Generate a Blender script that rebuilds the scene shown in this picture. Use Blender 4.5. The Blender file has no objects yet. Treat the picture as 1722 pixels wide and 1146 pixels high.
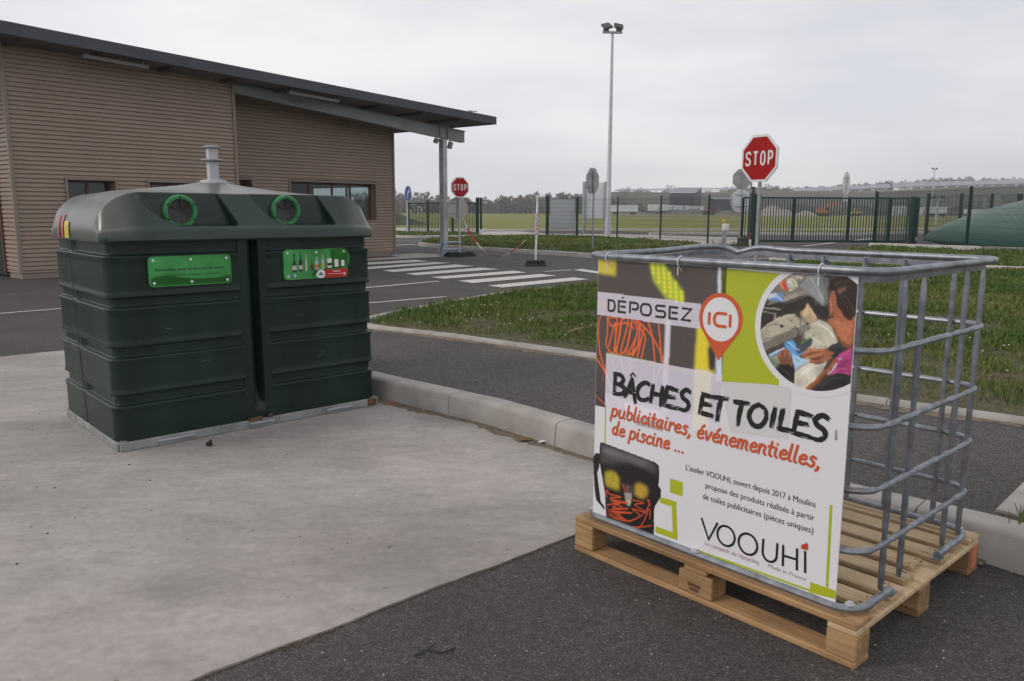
import bpy, bmesh, math, random
import numpy as np
from mathutils import Vector, Matrix
random.seed(7); RNG = np.random.default_rng(11)
R = math.radians
scene = bpy.context.scene
COL = scene.collection

# ---------------------------------------------------------------- camera
PITCH, ROLL, EYE = .162, .0042, 1.401
cam = bpy.data.objects.new("camera", bpy.data.cameras.new("camera")); COL.objects.link(cam)
cam.data.sensor_width = 36; cam.data.lens = 27.98
cam.data.clip_start = .05; cam.data.clip_end = 6000
_c, _s = math.cos(PITCH), math.sin(PITCH)
_Rt, _U, _F = Vector((1, 0, 0)), Vector((0, _s, _c)), Vector((0, _c, -_s))
_r = _Rt * math.cos(ROLL) + _U * math.sin(ROLL); _u = -_Rt * math.sin(ROLL) + _U * math.cos(ROLL)
cam.matrix_world = Matrix(((_r.x, _u.x, -_F.x, 0), (_r.y, _u.y, -_F.y, 0), (_r.z, _u.z, -_F.z, EYE), (0, 0, 0, 1)))
scene.camera = cam

# ---------------------------------------------------------------- sky, sun, exposure
SUN_EL, SUN_AZ = R(32), R(-104)            # azimuth measured from +Y towards +X
w = bpy.data.worlds.new("World"); scene.world = w; w.use_nodes = True
nt = w.node_tree; nt.nodes.clear()
out = nt.nodes.new("ShaderNodeOutputWorld"); bgn = nt.nodes.new("ShaderNodeBackground")
sky = nt.nodes.new("ShaderNodeTexSky"); sky.sky_type = 'NISHITA'; sky.sun_disc = False
sky.sun_elevation = SUN_EL; sky.sun_rotation = SUN_AZ
tc = nt.nodes.new("ShaderNodeTexCoord"); mp = nt.nodes.new("ShaderNodeMapping")
mp.inputs['Scale'].default_value = (1.3, 1.3, 5.5); mp.inputs['Location'].default_value = (.3, .1, .0)
nz = nt.nodes.new("ShaderNodeTexNoise"); nz.inputs['Scale'].default_value = 1.7; nz.inputs['Detail'].default_value = 5; nz.inputs['Roughness'].default_value = .5
rmp = nt.nodes.new("ShaderNodeValToRGB")
rmp.color_ramp.elements[0].position = .36; rmp.color_ramp.elements[0].color = (7.1, 7.15, 7.65, 1)
rmp.color_ramp.elements[1].position = .62; rmp.color_ramp.elements[1].color = (9.0, 8.9, 8.95, 1)
# the cloud deck is thinner, so brighter, on the side the sun is behind
dot = nt.nodes.new("ShaderNodeVectorMath"); dot.operation = 'DOT_PRODUCT'
dot.inputs[1].default_value = (math.sin(SUN_AZ), math.cos(SUN_AZ), 0)
mr = nt.nodes.new("ShaderNodeMapRange"); mr.inputs['From Min'].default_value = -1; mr.inputs['From Max'].default_value = 1
mr.inputs['To Min'].default_value = .96; mr.inputs['To Max'].default_value = 1.16
mul = nt.nodes.new("ShaderNodeVectorMath"); mul.operation = 'SCALE'
mix = nt.nodes.new("ShaderNodeMix"); mix.data_type = 'RGBA'; mix.inputs['Factor'].default_value = .93
L = nt.links.new
L(tc.outputs['Generated'], mp.inputs['Vector']); L(mp.outputs[0], nz.inputs['Vector']); L(nz.outputs['Fac'], rmp.inputs['Fac'])
L(tc.outputs['Generated'], dot.inputs[0]); L(dot.outputs['Value'], mr.inputs['Value'])
sep = nt.nodes.new("ShaderNodeSeparateXYZ"); L(tc.outputs['Generated'], sep.inputs[0])
mr2 = nt.nodes.new("ShaderNodeMapRange"); mr2.inputs['From Min'].default_value = 0; mr2.inputs['From Max'].default_value = .30; mr2.inputs['To Min'].default_value = 1.27; mr2.inputs['To Max'].default_value = 1.0
L(sep.outputs['Z'], mr2.inputs['Value']); mlt = nt.nodes.new("ShaderNodeMath"); mlt.operation = 'MULTIPLY'; L(mr.outputs[0], mlt.inputs[0]); L(mr2.outputs[0], mlt.inputs[1])
L(rmp.outputs['Color'], mul.inputs[0]); L(mlt.outputs[0], mul.inputs['Scale'])
L(sky.outputs['Color'], mix.inputs['A']); L(mul.outputs[0], mix.inputs['B'])
L(mix.outputs['Result'], bgn.inputs['Color']); bgn.inputs['Strength'].default_value = .10
L(bgn.outputs[0], out.inputs['Surface'])
sl = bpy.data.lights.new("sun", 'SUN'); sl.energy = .95; sl.angle = R(14); sl.color = (1, .9, .78)
sun = bpy.data.objects.new("sun", sl); COL.objects.link(sun)
sd = Vector((math.sin(SUN_AZ) * math.cos(SUN_EL), math.cos(SUN_AZ) * math.cos(SUN_EL), math.sin(SUN_EL)))
sun.rotation_euler = (-sd).to_track_quat('-Z', 'Y').to_euler()
scene.view_settings.view_transform = 'Standard'; scene.view_settings.look = 'None'
scene.view_settings.gamma = 1; scene.view_settings.exposure = 0
scene.cycles.max_bounces = 6; scene.cycles.transparent_max_bounces = 12

# ---------------------------------------------------------------- helpers
def ray(px, py):
    f = 1338.4; X, Y = px - 861, py - 573; cr, sr = math.cos(ROLL), math.sin(ROLL)
    X, Y = X * cr + Y * sr, -X * sr + Y * cr
    d = (X / f, 1, -Y / f)
    return (d[0], d[1] * _c + d[2] * _s, -d[1] * _s + d[2] * _c)
def g(px, py, z=0.):                       # survey: where a sight line meets the ground
    r = ray(px, py); t = (z - EYE) / r[2]; return (r[0] * t, r[1] * t)
def at(px, py, Y):
    r = ray(px, py); t = Y / r[1]; return Vector((r[0] * t, Y, EYE + r[2] * t))

def lin(c):
    return tuple((v / 255 / 12.92) if v / 255 <= .04045 else ((v / 255 + .055) / 1.055) ** 2.4 for v in c)

def mat(name, color, rough=.7, metal=0., noise=None, bump=None, attr=None, spec=.5, coord='Object', obj_rand=0., stretch=(1, 1, 1), color2=None):
    """noise=(scale, amount, detail)  bump=(scale, strength, distance)"""
    m = bpy.data.materials.new(name); m.use_nodes = True; n = m.node_tree; p = n.nodes['Principled BSDF']; k = n.links.new
    p.inputs['Roughness'].default_value = rough; p.inputs['Metallic'].default_value = metal
    p.inputs['Specular IOR Level'].default_value = spec
    base = None
    t = n.nodes.new('ShaderNodeTexCoord'); mpp = n.nodes.new('ShaderNodeMapping'); mpp.inputs['Scale'].default_value = stretch
    k(t.outputs[coord], mpp.inputs[0])
    if attr:
        a = n.nodes.new('ShaderNodeAttribute'); a.attribute_name = attr; base = a.outputs['Color']
    if noise:
        z = n.nodes.new('ShaderNodeTexNoise'); z.inputs['Scale'].default_value = noise[0]; z.inputs['Detail'].default_value = noise[2] if len(noise) > 2 else 4
        k(mpp.outputs[0], z.inputs['Vector'])
        mx = n.nodes.new('ShaderNodeMix'); mx.data_type = 'RGBA'
        rm = n.nodes.new('ShaderNodeMapRange'); rm.inputs[1].default_value = .3; rm.inputs[2].default_value = .7
        k(z.outputs['Fac'], rm.inputs[0]); k(rm.outputs[0], mx.inputs['Factor'])
        if base:
            sc = n.nodes.new('ShaderNodeVectorMath'); sc.operation = 'SCALE'; k(base, sc.inputs[0]); sc.inputs['Scale'].default_value = 1 - noise[1]
            sc2 = n.nodes.new('ShaderNodeVectorMath'); sc2.operation = 'SCALE'; k(base, sc2.inputs[0]); sc2.inputs['Scale'].default_value = 1 + noise[1]
            k(sc.outputs[0], mx.inputs['A']); k(sc2.outputs[0], mx.inputs['B'])
        else:
            c2 = color2 or tuple(min(1, v * (1 + noise[1])) for v in color)
            mx.inputs['A'].default_value = (*[v * (1 - noise[1]) for v in color], 1); mx.inputs['B'].default_value = (*c2, 1)
        base = mx.outputs['Result']
    if obj_rand:
        oi = n.nodes.new('ShaderNodeObjectInfo'); r2 = n.nodes.new('ShaderNodeMapRange'); r2.inputs[3].default_value = 1 - obj_rand; r2.inputs[4].default_value = 1 + obj_rand
        k(oi.outputs['Random'], r2.inputs[0]); s3 = n.nodes.new('ShaderNodeVectorMath'); s3.operation = 'SCALE'
        if base: k(base, s3.inputs[0])
        else: s3.inputs[0].default_value = color
        k(r2.outputs[0], s3.inputs['Scale']); base = s3.outputs[0]
    if base: k(base, p.inputs['Base Color'])
    else: p.inputs['Base Color'].default_value = (*color, 1)
    if bump:
        z2 = n.nodes.new('ShaderNodeTexNoise'); z2.inputs['Scale'].default_value = bump[0]; z2.inputs['Detail'].default_value = 3
        k(mpp.outputs[0], z2.inputs['Vector']); b = n.nodes.new('ShaderNodeBump'); b.inputs['Strength'].default_value = bump[1]; b.inputs['Distance'].default_value = bump[2]
        k(z2.outputs['Fac'], b.inputs['Height']); k(b.outputs[0], p.inputs['Normal'])
    m['base'] = list(color) if color else [0, 0, 0]
    return m

class MB:
    def __init__(s): s.v = []; s.f = []
    def add(s, vs, fs):
        o = len(s.v); s.v.extend([tuple(x) for x in vs]); s.f.extend([tuple(i + o for i in f) for f in fs]); return s
    def box(s, c, d, rz=0., M=None, ch=0.):
        x, y, z = [q / 2 for q in d]
        if ch:
            vs = []; 
            for zz, i in ((-z, ch), (-z + ch, 0), (z - ch, 0), (z, ch)):
                X, Y = x - i, y - i
                q = ch
                vs += [(-X + q, -Y, zz), (X - q, -Y, zz), (X, -Y + q, zz), (X, Y - q, zz), (X - q, Y, zz), (-X + q, Y, zz), (-X, Y - q, zz), (-X, -Y + q, zz)]
            fs = [tuple(range(7, -1, -1)), tuple(range(24, 32))]
            for l in range(3):
                for i in range(8): fs.append((l * 8 + i, l * 8 + (i + 1) % 8, l * 8 + 8 + (i + 1) % 8, l * 8 + 8 + i))
        else:
            vs = [(-x, -y, -z), (x, -y, -z), (x, y, -z), (-x, y, -z), (-x, -y, z), (x, -y, z), (x, y, z), (-x, y, z)]
            fs = [(3, 2, 1, 0), (4, 5, 6, 7), (0, 1, 5, 4), (1, 2, 6, 5), (2, 3, 7, 6), (3, 0, 4, 7)]
        T = Matrix.Translation(c) @ (M.to_4x4() if M else Matrix.Rotation(rz, 4, 'Z'))
        return s.add([T @ Vector(q) for q in vs], fs)
    def bar(s, p, q, w, h, up=(0, 0, 1)):
        p, q = Vector(p), Vector(q); d = (q - p); l = d.length; d.normalize(); up = Vector(up)
        if abs(d.dot(up)) > .99: up = Vector((0, 1, 0))
        sx = d.cross(up).normalized(); uz = sx.cross(d)
        M = Matrix((sx, d, uz)).transposed()
        return s.box((p + q) / 2, (w, l, h), M=M)
    def tube(s, path, r, n=8, closed=False, cap=True, sy=1.):
        P = [Vector(p) for p in path]; N = len(P); rr = r if hasattr(r, '__len__') else [r] * N
        vs = []; fs = []; nrm = None
        for i in range(N):
            if closed: t = (P[(i + 1) % N] - P[i - 1]).normalized()
            else: t = (P[min(i + 1, N - 1)] - P[max(i - 1, 0)]).normalized()
            if nrm is None:
                a = Vector((0, 0, 1)) if abs(t.z) < .9 else Vector((1, 0, 0)); nrm = t.cross(a).normalized()
            nrm = (nrm - t * nrm.dot(t)).normalized(); b = t.cross(nrm)
            for k in range(n):
                a = 2 * math.pi * k / n; vs.append(P[i] + nrm * (math.cos(a) * rr[i]) + b * (math.sin(a) * rr[i] * sy))
        for i in range(N if closed else N - 1):
            j = (i + 1) % N
            for k in range(n): fs.append((i * n + k, i * n + (k + 1) % n, j * n + (k + 1) % n, j * n + k))
        if cap and not closed:
            fs.append(tuple(range(n - 1, -1, -1))); fs.append(tuple((N - 1) * n + k for k in range(n)))
        return s.add(vs, fs)
    def lathe(s, prof, c=(0, 0, 0), n=24, M=None, cap=True):
        vs = []; fs = []
        for (r, z) in prof:
            for k in range(n):
                a = 2 * math.pi * k / n; vs.append(Vector((r * math.cos(a), r * math.sin(a), z)))
        for i in range(len(prof) - 1):
            for k in range(n): fs.append((i * n + k, i * n + (k + 1) % n, (i + 1) * n + (k + 1) % n, (i + 1) * n + k))
        if cap and prof[0][0] > 1e-6: fs.append(tuple(range(n - 1, -1, -1)))
        if cap and prof[-1][0] > 1e-6: fs.append(tuple((len(prof) - 1) * n + k for k in range(n)))
        T = Matrix.Translation(c) @ (M.to_4x4() if M else Matrix.Identity(4))
        return s.add([T @ v for v in vs], fs)
    def prism(s, poly, z0, z1, fn=None):
        n = len(poly); fn = fn or (lambda x, y, z: (x, y, z))
        ar = sum(poly[i][0] * poly[(i + 1) % n][1] - poly[(i + 1) % n][0] * poly[i][1] for i in range(n))
        if ar < 0: poly = poly[::-1]
        vs = [fn(x, y, z0) for x, y in poly] + [fn(x, y, z1) for x, y in poly]
        fs = [tuple(range(n - 1, -1, -1)), tuple(range(n, 2 * n))] + [(i, (i + 1) % n, n + (i + 1) % n, n + i) for i in range(n)]
        return s.add(vs, fs)
    def flat(s, poly, fn):
        n = len(poly); ar = sum(poly[i][0] * poly[(i + 1) % n][1] - poly[(i + 1) % n][0] * poly[i][1] for i in range(n))
        if ar < 0: poly = poly[::-1]
        return s.add([fn(x, y) for x, y in poly], [tuple(range(n))])
    def grid(s, P, wrap=False):             # P[i][j] -> points
        a, b = len(P), len(P[0]); vs = [p for r in P for p in r]; fs = []
        for i in range(a if wrap else a - 1):
            for j in range(b - 1):
                i2 = (i + 1) % a; fs.append((i * b + j, i2 * b + j, i2 * b + j + 1, i * b + j + 1))
        return s.add(vs, fs)
    def build(s, name, m, parent=None, smooth=False, angle=35, fix=False):
        me = bpy.data.meshes.new(name); me.from_pydata(s.v, [], s.f); me.materials.append(m)
        if fix:
            bm = bmesh.new(); bm.from_mesh(me); bmesh.ops.recalc_face_normals(bm, faces=bm.faces); bm.to_mesh(me); bm.free()
        if smooth:
            me.shade_smooth(); me.set_sharp_from_angle(angle=R(angle))
        me.update()
        o = bpy.data.objects.new(name, me); COL.objects.link(o)
        if parent: o.parent = parent
        return o

def tag(o, label, cat, group=None):
    o['label'] = label; o['category'] = cat
    if group: o['group'] = group
    return o
def thing(name, label, cat, loc=(0, 0, 0), rz=0., group=None):
    o = bpy.data.objects.new(name, None); COL.objects.link(o); o.location = loc; o.rotation_euler = (0, 0, rz)
    o.empty_display_size = .2
    return tag(o, label, cat, group)
def struct(o, kind='structure'): o['kind'] = kind; return o
def dup(root, loc, rz, label=None, group=None):
    r = root.copy(); COL.objects.link(r); r.location = loc; r.rotation_euler = (0, 0, rz)
    if label: r['label'] = label
    if group: r['group'] = group
    for ch in list(root.children):
        c = ch.copy(); COL.objects.link(c); c.parent = r
        for gg in list(ch.children):
            d = gg.copy(); COL.objects.link(d); d.parent = c
    return r
def inpoly(X, Y, poly):
    ins = np.zeros(X.shape, bool); n = len(poly)
    for i in range(n):
        x1, y1 = poly[i]; x2, y2 = poly[(i + 1) % n]
        if y1 == y2: continue
        c = ((y1 > Y) != (y2 > Y)) & (X < (x2 - x1) * (Y - y1) / (y2 - y1) + x1); ins ^= c
    return ins
def offset_line(pts, d):                    # parallel polyline, +d to the left of travel
    out = []; n = len(pts)
    for i in range(n):
        a = Vector(pts[max(i - 1, 0)]); b = Vector(pts[min(i + 1, n - 1)]); t = (b - a).normalized()
        out.append((pts[i][0] - t.y * d, pts[i][1] + t.x * d))
    return out
def resample(pts, step):
    out = [tuple(pts[0])]
    for a, b in zip(pts[:-1], pts[1:]):
        L_ = math.dist(a, b); n = max(1, round(L_ / step))
        for i in range(1, n + 1): out.append((a[0] + (b[0] - a[0]) * i / n, a[1] + (b[1] - a[1]) * i / n))
    return out
def smoothpts(P, n=6, closed=False):        # Catmull-Rom
    P = [np.array(p, float) for p in P]; N = len(P); out = []
    if N < 3: return [tuple(p) for p in P]
    for i in range(N if closed else N - 1):
        p0 = P[i - 1] if (closed or i > 0) else P[0]; p1 = P[i]; p2 = P[(i + 1) % N]; p3 = P[(i + 2) % N] if (closed or i < N - 2) else P[-1]
        for k in range(n):
            t = k / n; out.append(tuple(.5 * ((2 * p1) + (-p0 + p2) * t + (2 * p0 - 5 * p1 + 4 * p2 - p3) * t * t + (-p0 + 3 * p1 - 3 * p2 + p3) * t ** 3)))
    if not closed: out.append(tuple(P[-1]))
    return out
def add_color(o, cols, name='Col'):
    a = o.data.attributes.new(name, 'FLOAT_COLOR', 'POINT'); c = np.ones((len(cols), 4), np.float32); c[:, :3] = cols; a.data.foreach_set('color', c.ravel())
def fast_mesh(name, V, T, m):               # triangles from numpy arrays
    me = bpy.data.meshes.new(name); nv, nf = len(V), len(T)
    me.vertices.add(nv); me.vertices.foreach_set('co', np.asarray(V, np.float32).ravel())
    me.loops.add(nf * 3); me.loops.foreach_set('vertex_index', np.asarray(T, np.int32).ravel())
    me.polygons.add(nf); me.polygons.foreach_set('loop_start', np.arange(0, nf * 3, 3, dtype=np.int32))
    me.update(calc_edges=True); me.materials.append(m)
    o = bpy.data.objects.new(name, me); COL.objects.link(o); return o
_txt = {}
def text_geo(s, bold=0.):
    """outline lettering as flat polygons with x from 0, baseline 0, size 1"""
    cu = bpy.data.curves.new('t', 'FONT'); cu.body = s; cu.size = 1; cu.offset = bold; cu.resolution_u = 4; cu.fill_mode = 'FRONT'
    o = bpy.data.objects.new('t', cu); COL.objects.link(o); dg = bpy.context.evaluated_depsgraph_get()
    me = bpy.data.meshes.new_from_object(o.evaluated_get(dg)); V = [tuple(v.co) for v in me.vertices]; F = [tuple(p.vertices) for p in me.polygons]
    bpy.data.objects.remove(o); bpy.data.curves.remove(cu); bpy.data.meshes.remove(me)
    xs = [v[0] for v in V]; x0 = min(xs); return [(v[0] - x0, v[1]) for v in V], F, max(xs) - x0
def put_text(mb, s, x0, x1, y, size, fn, bold=0., shear=0., ymax=None):
    V, F, wd = text_geo(s, bold); k = (x1 - x0) / wd
    mb.add([fn(x0 + a * k + b * size * shear, y + b * size) for a, b in V], F)
_rib = [0]
def ribbon(mb, pts, wid, fn3, close=False, rnd=True, ramp=.0003):
    """flat stroke: pts in plane units, wid scalar or list; fn3(x, y, lift)"""
    P = [np.array(p, float) for p in pts]; N = len(P); W = list(wid) if hasattr(wid, '__len__') else [wid] * N
    if rnd and not close:
        for end in (0, 1):
            a, b = (P[0], P[1]) if end == 0 else (P[-1], P[-2]); t = a - b; t = t / (np.linalg.norm(t) + 1e-9); w0 = W[0] if end == 0 else W[-1]
            ex = [(a + t * w0 * .5 * math.sin(q), max(.02 * w0, w0 * math.cos(q))) for q in (.5, .95, 1.3, 1.57)]
            for e_, w_ in ex:
                if end == 0: P.insert(0, e_); W.insert(0, w_)
                else: P.append(e_); W.append(w_)
    N = len(P); vs = []; _rib[0] = (_rib[0] + 1) % 9; base = _rib[0] * 2e-5
    for i in range(N):
        a = P[i - 1] if (i > 0 or close) else P[i]; b = P[(i + 1) % N] if (i < N - 1 or close) else P[i]
        t1 = P[i] - a; t2 = b - P[i]; l1, l2 = np.linalg.norm(t1), np.linalg.norm(t2)
        t1 = t1 / l1 if l1 > 1e-9 else t2 / (l2 + 1e-9); t2 = t2 / l2 if l2 > 1e-9 else t1
        t = t1 + t2; lt = np.linalg.norm(t); t = t / lt if lt > 1e-6 else t1
        n = np.array([-t[1], t[0]]); cs = max(.55, float(np.dot(n, [-t1[1], t1[0]]))); hw = W[i] / 2 / cs
        lift = base + ramp * i / N
        vs.append(fn3(*(P[i] + n * hw), lift)); vs.append(fn3(*(P[i] - n * hw), lift))
    fs = [(2 * i + 1, 2 * ((i + 1) % N) + 1, 2 * ((i + 1) % N), 2 * i) for i in range(N if close else N - 1)]
    mb.add(vs, fs)
def disc_pts(cx, cy, r, n=24, ry=None): return [(cx + r * math.cos(2 * math.pi * k / n), cy + (ry or r) * math.sin(2 * math.pi * k / n)) for k in range(n)]

# ---------------------------------------------------------------- materials
M = {}
def shiny(name, c, rough=.4, **k): M[name] = mat(name, c, rough, **k)
def asphalt(name, dark, light, scale=220):
    m = bpy.data.materials.new(name); m.use_nodes = True; n = m.node_tree; p = n.nodes['Principled BSDF']; k = n.links.new
    t = n.nodes.new('ShaderNodeTexCoord')
    v = n.nodes.new('ShaderNodeTexVoronoi'); v.inputs['Scale'].default_value = scale; k(t.outputs['Object'], v.inputs['Vector'])
    z = n.nodes.new('ShaderNodeTexNoise'); z.inputs['Scale'].default_value = 1.1; z.inputs['Detail'].default_value = 6; k(t.outputs['Object'], z.inputs['Vector'])
    z3 = n.nodes.new('ShaderNodeTexNoise'); z3.inputs['Scale'].default_value = 25; z3.inputs['Detail'].default_value = 4; k(t.outputs['Object'], z3.inputs['Vector'])
    sp = n.nodes.new('ShaderNodeSeparateColor'); k(v.outputs['Color'], sp.inputs[0])
    rm = n.nodes.new('ShaderNodeValToRGB'); e = rm.color_ramp.elements
    e[0].position = 0; e[0].color = (*[q * .55 for q in dark], 1); e[1].position = .55; e[1].color = (*dark, 1)
    q = e.new(.9); q.color = (*light, 1); q = e.new(.985); q.color = (*[min(1, x * 2.1) for x in light], 1)
    k(sp.outputs[0], rm.inputs['Fac'])
    ad = n.nodes.new('ShaderNodeMath'); ad.operation = 'ADD'; k(z.outputs['Fac'], ad.inputs[0]); k(z3.outputs['Fac'], ad.inputs[1])
    mr_ = n.nodes.new('ShaderNodeMapRange'); mr_.inputs[1].default_value = .7; mr_.inputs[2].default_value = 1.3; mr_.inputs[3].default_value = .76; mr_.inputs[4].default_value = 1.26
    k(ad.outputs[0], mr_.inputs[0]); sc = n.nodes.new('ShaderNodeVectorMath'); sc.operation = 'SCALE'; k(rm.outputs[0], sc.inputs[0]); k(mr_.outputs[0], sc.inputs['Scale'])
    k(sc.outputs[0], p.inputs['Base Color']); p.inputs['Roughness'].default_value = .85; p.inputs['Specular IOR Level'].default_value = .35
    b = n.nodes.new('ShaderNodeBump'); b.inputs['Strength'].default_value = .6; b.inputs['Distance'].default_value = .004; k(v.outputs['Distance'], b.inputs['Height']); k(b.outputs[0], p.inputs['Normal'])
    M[name] = m
asphalt('asphalt', (.066, .058, .056), (.105, .094, .091), 300)
asphalt('path_asphalt', (.074, .065, .063), (.118, .106, .102), 230)

def concrete_pad_mat():
    m = bpy.data.materials.new('pad_concrete'); m.use_nodes = True; n = m.node_tree; p = n.nodes['Principled BSDF']; k = n.links.new
    t = n.nodes.new('ShaderNodeTexCoord'); mpp = n.nodes.new('ShaderNodeMapping'); mpp.inputs['Rotation'].default_value = (0, 0, R(-38)); mpp.inputs['Scale'].default_value = (.75, 1.5, 1)
    k(t.outputs['Object'], mpp.inputs[0])
    def nz_(sc, det, src, lo, hi, a, b_):
        z = n.nodes.new('ShaderNodeTexNoise'); z.inputs['Scale'].default_value = sc; z.inputs['Detail'].default_value = det; k(src, z.inputs['Vector'])
        r_ = n.nodes.new('ShaderNodeMapRange'); r_.inputs[1].default_value = lo; r_.inputs[2].default_value = hi; r_.inputs[3].default_value = a; r_.inputs[4].default_value = b_
        k(z.outputs['Fac'], r_.inputs[0]); return r_.outputs[0]
    obj = t.outputs['Object']
    a = nz_(.9, 8, mpp.outputs[0], .3, .7, .77, 1.17); b_ = nz_(7, 8, mpp.outputs[0], .3, .7, .88, 1.10); c = nz_(26, 9, obj, .3, .7, .885, 1.09)
    dsp = nz_(24, 2, obj, .72, .76, 1, .62); wsp = nz_(11, 2, obj, .74, .76, 1, 1.35)
    stain = nz_(1.3, 8, obj, .52, .72, 1, .74)
    def mulv(x, y):
        q = n.nodes.new('ShaderNodeMath'); q.operation = 'MULTIPLY'; k(x, q.inputs[0]); k(y, q.inputs[1]); return q.outputs[0]
    tot = mulv(mulv(mulv(a, b_), mulv(c, dsp)), mulv(wsp, stain))
    tint = n.nodes.new('ShaderNodeTexNoise'); tint.inputs['Scale'].default_value = .7; tint.inputs['Detail'].default_value = 3; k(obj, tint.inputs['Vector'])
    tm = n.nodes.new('ShaderNodeMapRange'); tm.inputs[1].default_value = .35; tm.inputs[2].default_value = .65; k(tint.outputs['Fac'], tm.inputs[0])
    mx = n.nodes.new('ShaderNodeMix'); mx.data_type = 'RGBA'; mx.inputs['A'].default_value = (.368, .332, .306, 1); mx.inputs['B'].default_value = (.346, .322, .306, 1); k(tm.outputs[0], mx.inputs['Factor'])
    sc = n.nodes.new('ShaderNodeVectorMath'); sc.operation = 'SCALE'; k(mx.outputs['Result'], sc.inputs[0]); k(tot, sc.inputs['Scale']); k(sc.outputs[0], p.inputs['Base Color'])
    p.inputs['Roughness'].default_value = .8
    bz = n.nodes.new('ShaderNodeTexNoise'); bz.inputs['Scale'].default_value = 60; bz.inputs['Detail'].default_value = 4; k(obj, bz.inputs['Vector'])
    b2 = n.nodes.new('ShaderNodeBump'); b2.inputs['Strength'].default_value = .25; b2.inputs['Distance'].default_value = .004; k(bz.outputs['Fac'], b2.inputs['Height']); k(b2.outputs[0], p.inputs['Normal'])
    M['pad'] = m
concrete_pad_mat()
M['kerb'] = mat('kerb_concrete', (.355, .33, .305), .85, noise=(4, .25, 8), bump=(90, .35, .004))
M['kerb_far'] = mat('pale_concrete', (.46, .44, .41), .85, noise=(3, .15, 5))
M['sand_path'] = mat('pale_path', (.40, .37, .335), .9, noise=(2, .12, 5))
M['soil'] = mat('soil_under_grass', (.075, .066, .030), .95, noise=(7, .4, 6), bump=(40, .6, .01))
M['field'] = mat('field_grass', (.145, .165, .010), .95, noise=(.05, .2, 8), color2=(.20, .195, .018), stretch=(1, 4, 1))
M['grass'] = mat('grass_blades', None, .55, attr='Col', spec=.25)
M['paint'] = mat('road_paint', (.56, .54, .51), .8, noise=(22, .30, 9))
M['edge_dirt'] = mat('edge_dirt', (.085, .066, .046), .95, noise=(60, .4, 4)); M['dirt'] = mat('dirt', (.16, .125, .09), .95, noise=(30, .4, 5), bump=(60, .6, .006))
M['green_plastic'] = mat('green_plastic', (.009, .023, .017), .36, stretch=(3, 3, .5), noise=(2.0, .38, 7), spec=.34, bump=(130, .05, .002))
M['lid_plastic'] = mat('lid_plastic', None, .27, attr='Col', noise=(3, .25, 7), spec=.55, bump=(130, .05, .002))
M['ring_green'] = mat('ring_green', (.035, .22, .075), .4, noise=(20, .12))
M['rubber'] = mat('black_rubber', (.012, .012, .013), .6); M['flap'] = mat('flap_rubber', (.035, .033, .033), .5)
M['galv'] = mat('galvanised', (.42, .44, .46), .45, metal=.55, noise=(14, .25, 5), bump=(60, .1, .002))
def tube_mat():
    m = mat('galvanised_tube', (.25, .27, .30), .40, metal=.6, noise=(22, .3, 5)); n = m.node_tree; k = n.links.new; p = n.nodes['Principled BSDF']; src = p.inputs['Base Color'].links[0].from_socket
    t = n.nodes.new('ShaderNodeTexCoord'); z = n.nodes.new('ShaderNodeTexNoise'); z.inputs['Scale'].default_value = 6; z.inputs['Detail'].default_value = 8; k(t.outputs['Object'], z.inputs['Vector'])
    r_ = n.nodes.new('ShaderNodeMapRange'); r_.inputs[1].default_value = .60; r_.inputs[2].default_value = .72; r_.inputs[4].default_value = .75; k(z.outputs['Fac'], r_.inputs[0])
    mx = n.nodes.new('ShaderNodeMix'); mx.data_type = 'RGBA'; mx.inputs['B'].default_value = (.13, .075, .045, 1); k(src, mx.inputs['A']); k(r_.outputs[0], mx.inputs['Factor']); k(mx.outputs['Result'], p.inputs['Base Color'])
    return m
M['galv_tube'] = tube_mat()
M['galv_dull'] = mat('dull_steel', (.33, .35, .37), .55, metal=.4, noise=(6, .15, 4))
M['galv_light'] = mat('pale_steel', (.50, .51, .53), .5, metal=.3, noise=(6, .12, 4))
M['frame_grey'] = mat('base_frame_steel', (.27, .28, .28), .6, metal=.2, noise=(8, .3, 6))
M['rust'] = mat('rusty_steel', (.12, .06, .03), .85, noise=(25, .5, 5))
M['sign_green'] = mat('plate_green', (.03, .26, .035), .4, noise=(5, .3, 2), color2=(.06, .36, .10))
M['sign_dark'] = mat('plate_ink', (.012, .05, .018), .5)
M['white'] = mat('white_paint', (.74, .74, .74), .45, noise=(6, .05))
M['white_far'] = mat('white_panel', (.72, .74, .77), .6, noise=(.6, .08))
M['red'] = mat('sign_red', (.36, .004, .007), .5, noise=(5, .08), spec=.25)
M['blue'] = mat('sign_blue', (.012, .085, .42), .45)
M['sign_back'] = mat('sign_back_alu', (.40, .385, .37), .5, metal=.35, noise=(5, .12))
M['fence_green'] = mat('fence_green', (.004, .030, .023), .5, noise=(4, .15))
M['siding'] = mat('brown_siding', (.335, .252, .202), .55, noise=(1.2, .07, 3), spec=.35)
M['roof'] = mat('roof_dark', (.052, .056, .072), .5, noise=(1.5, .12, 3))
M['soffit'] = mat('soffit', (.16, .15, .14), .7, noise=(2, .12))
M['beam'] = mat('beam_steel', (.27, .29, .30), .5, metal=.25, noise=(2, .12))
M['black'] = mat('dark_interior', (.006, .006, .007), .7)
M['winframe'] = mat('window_frame', (.12, .035, .022), .5)
M['trim'] = mat('siding_trim', (.25, .20, .165), .5)
M['wood'] = None
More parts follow.
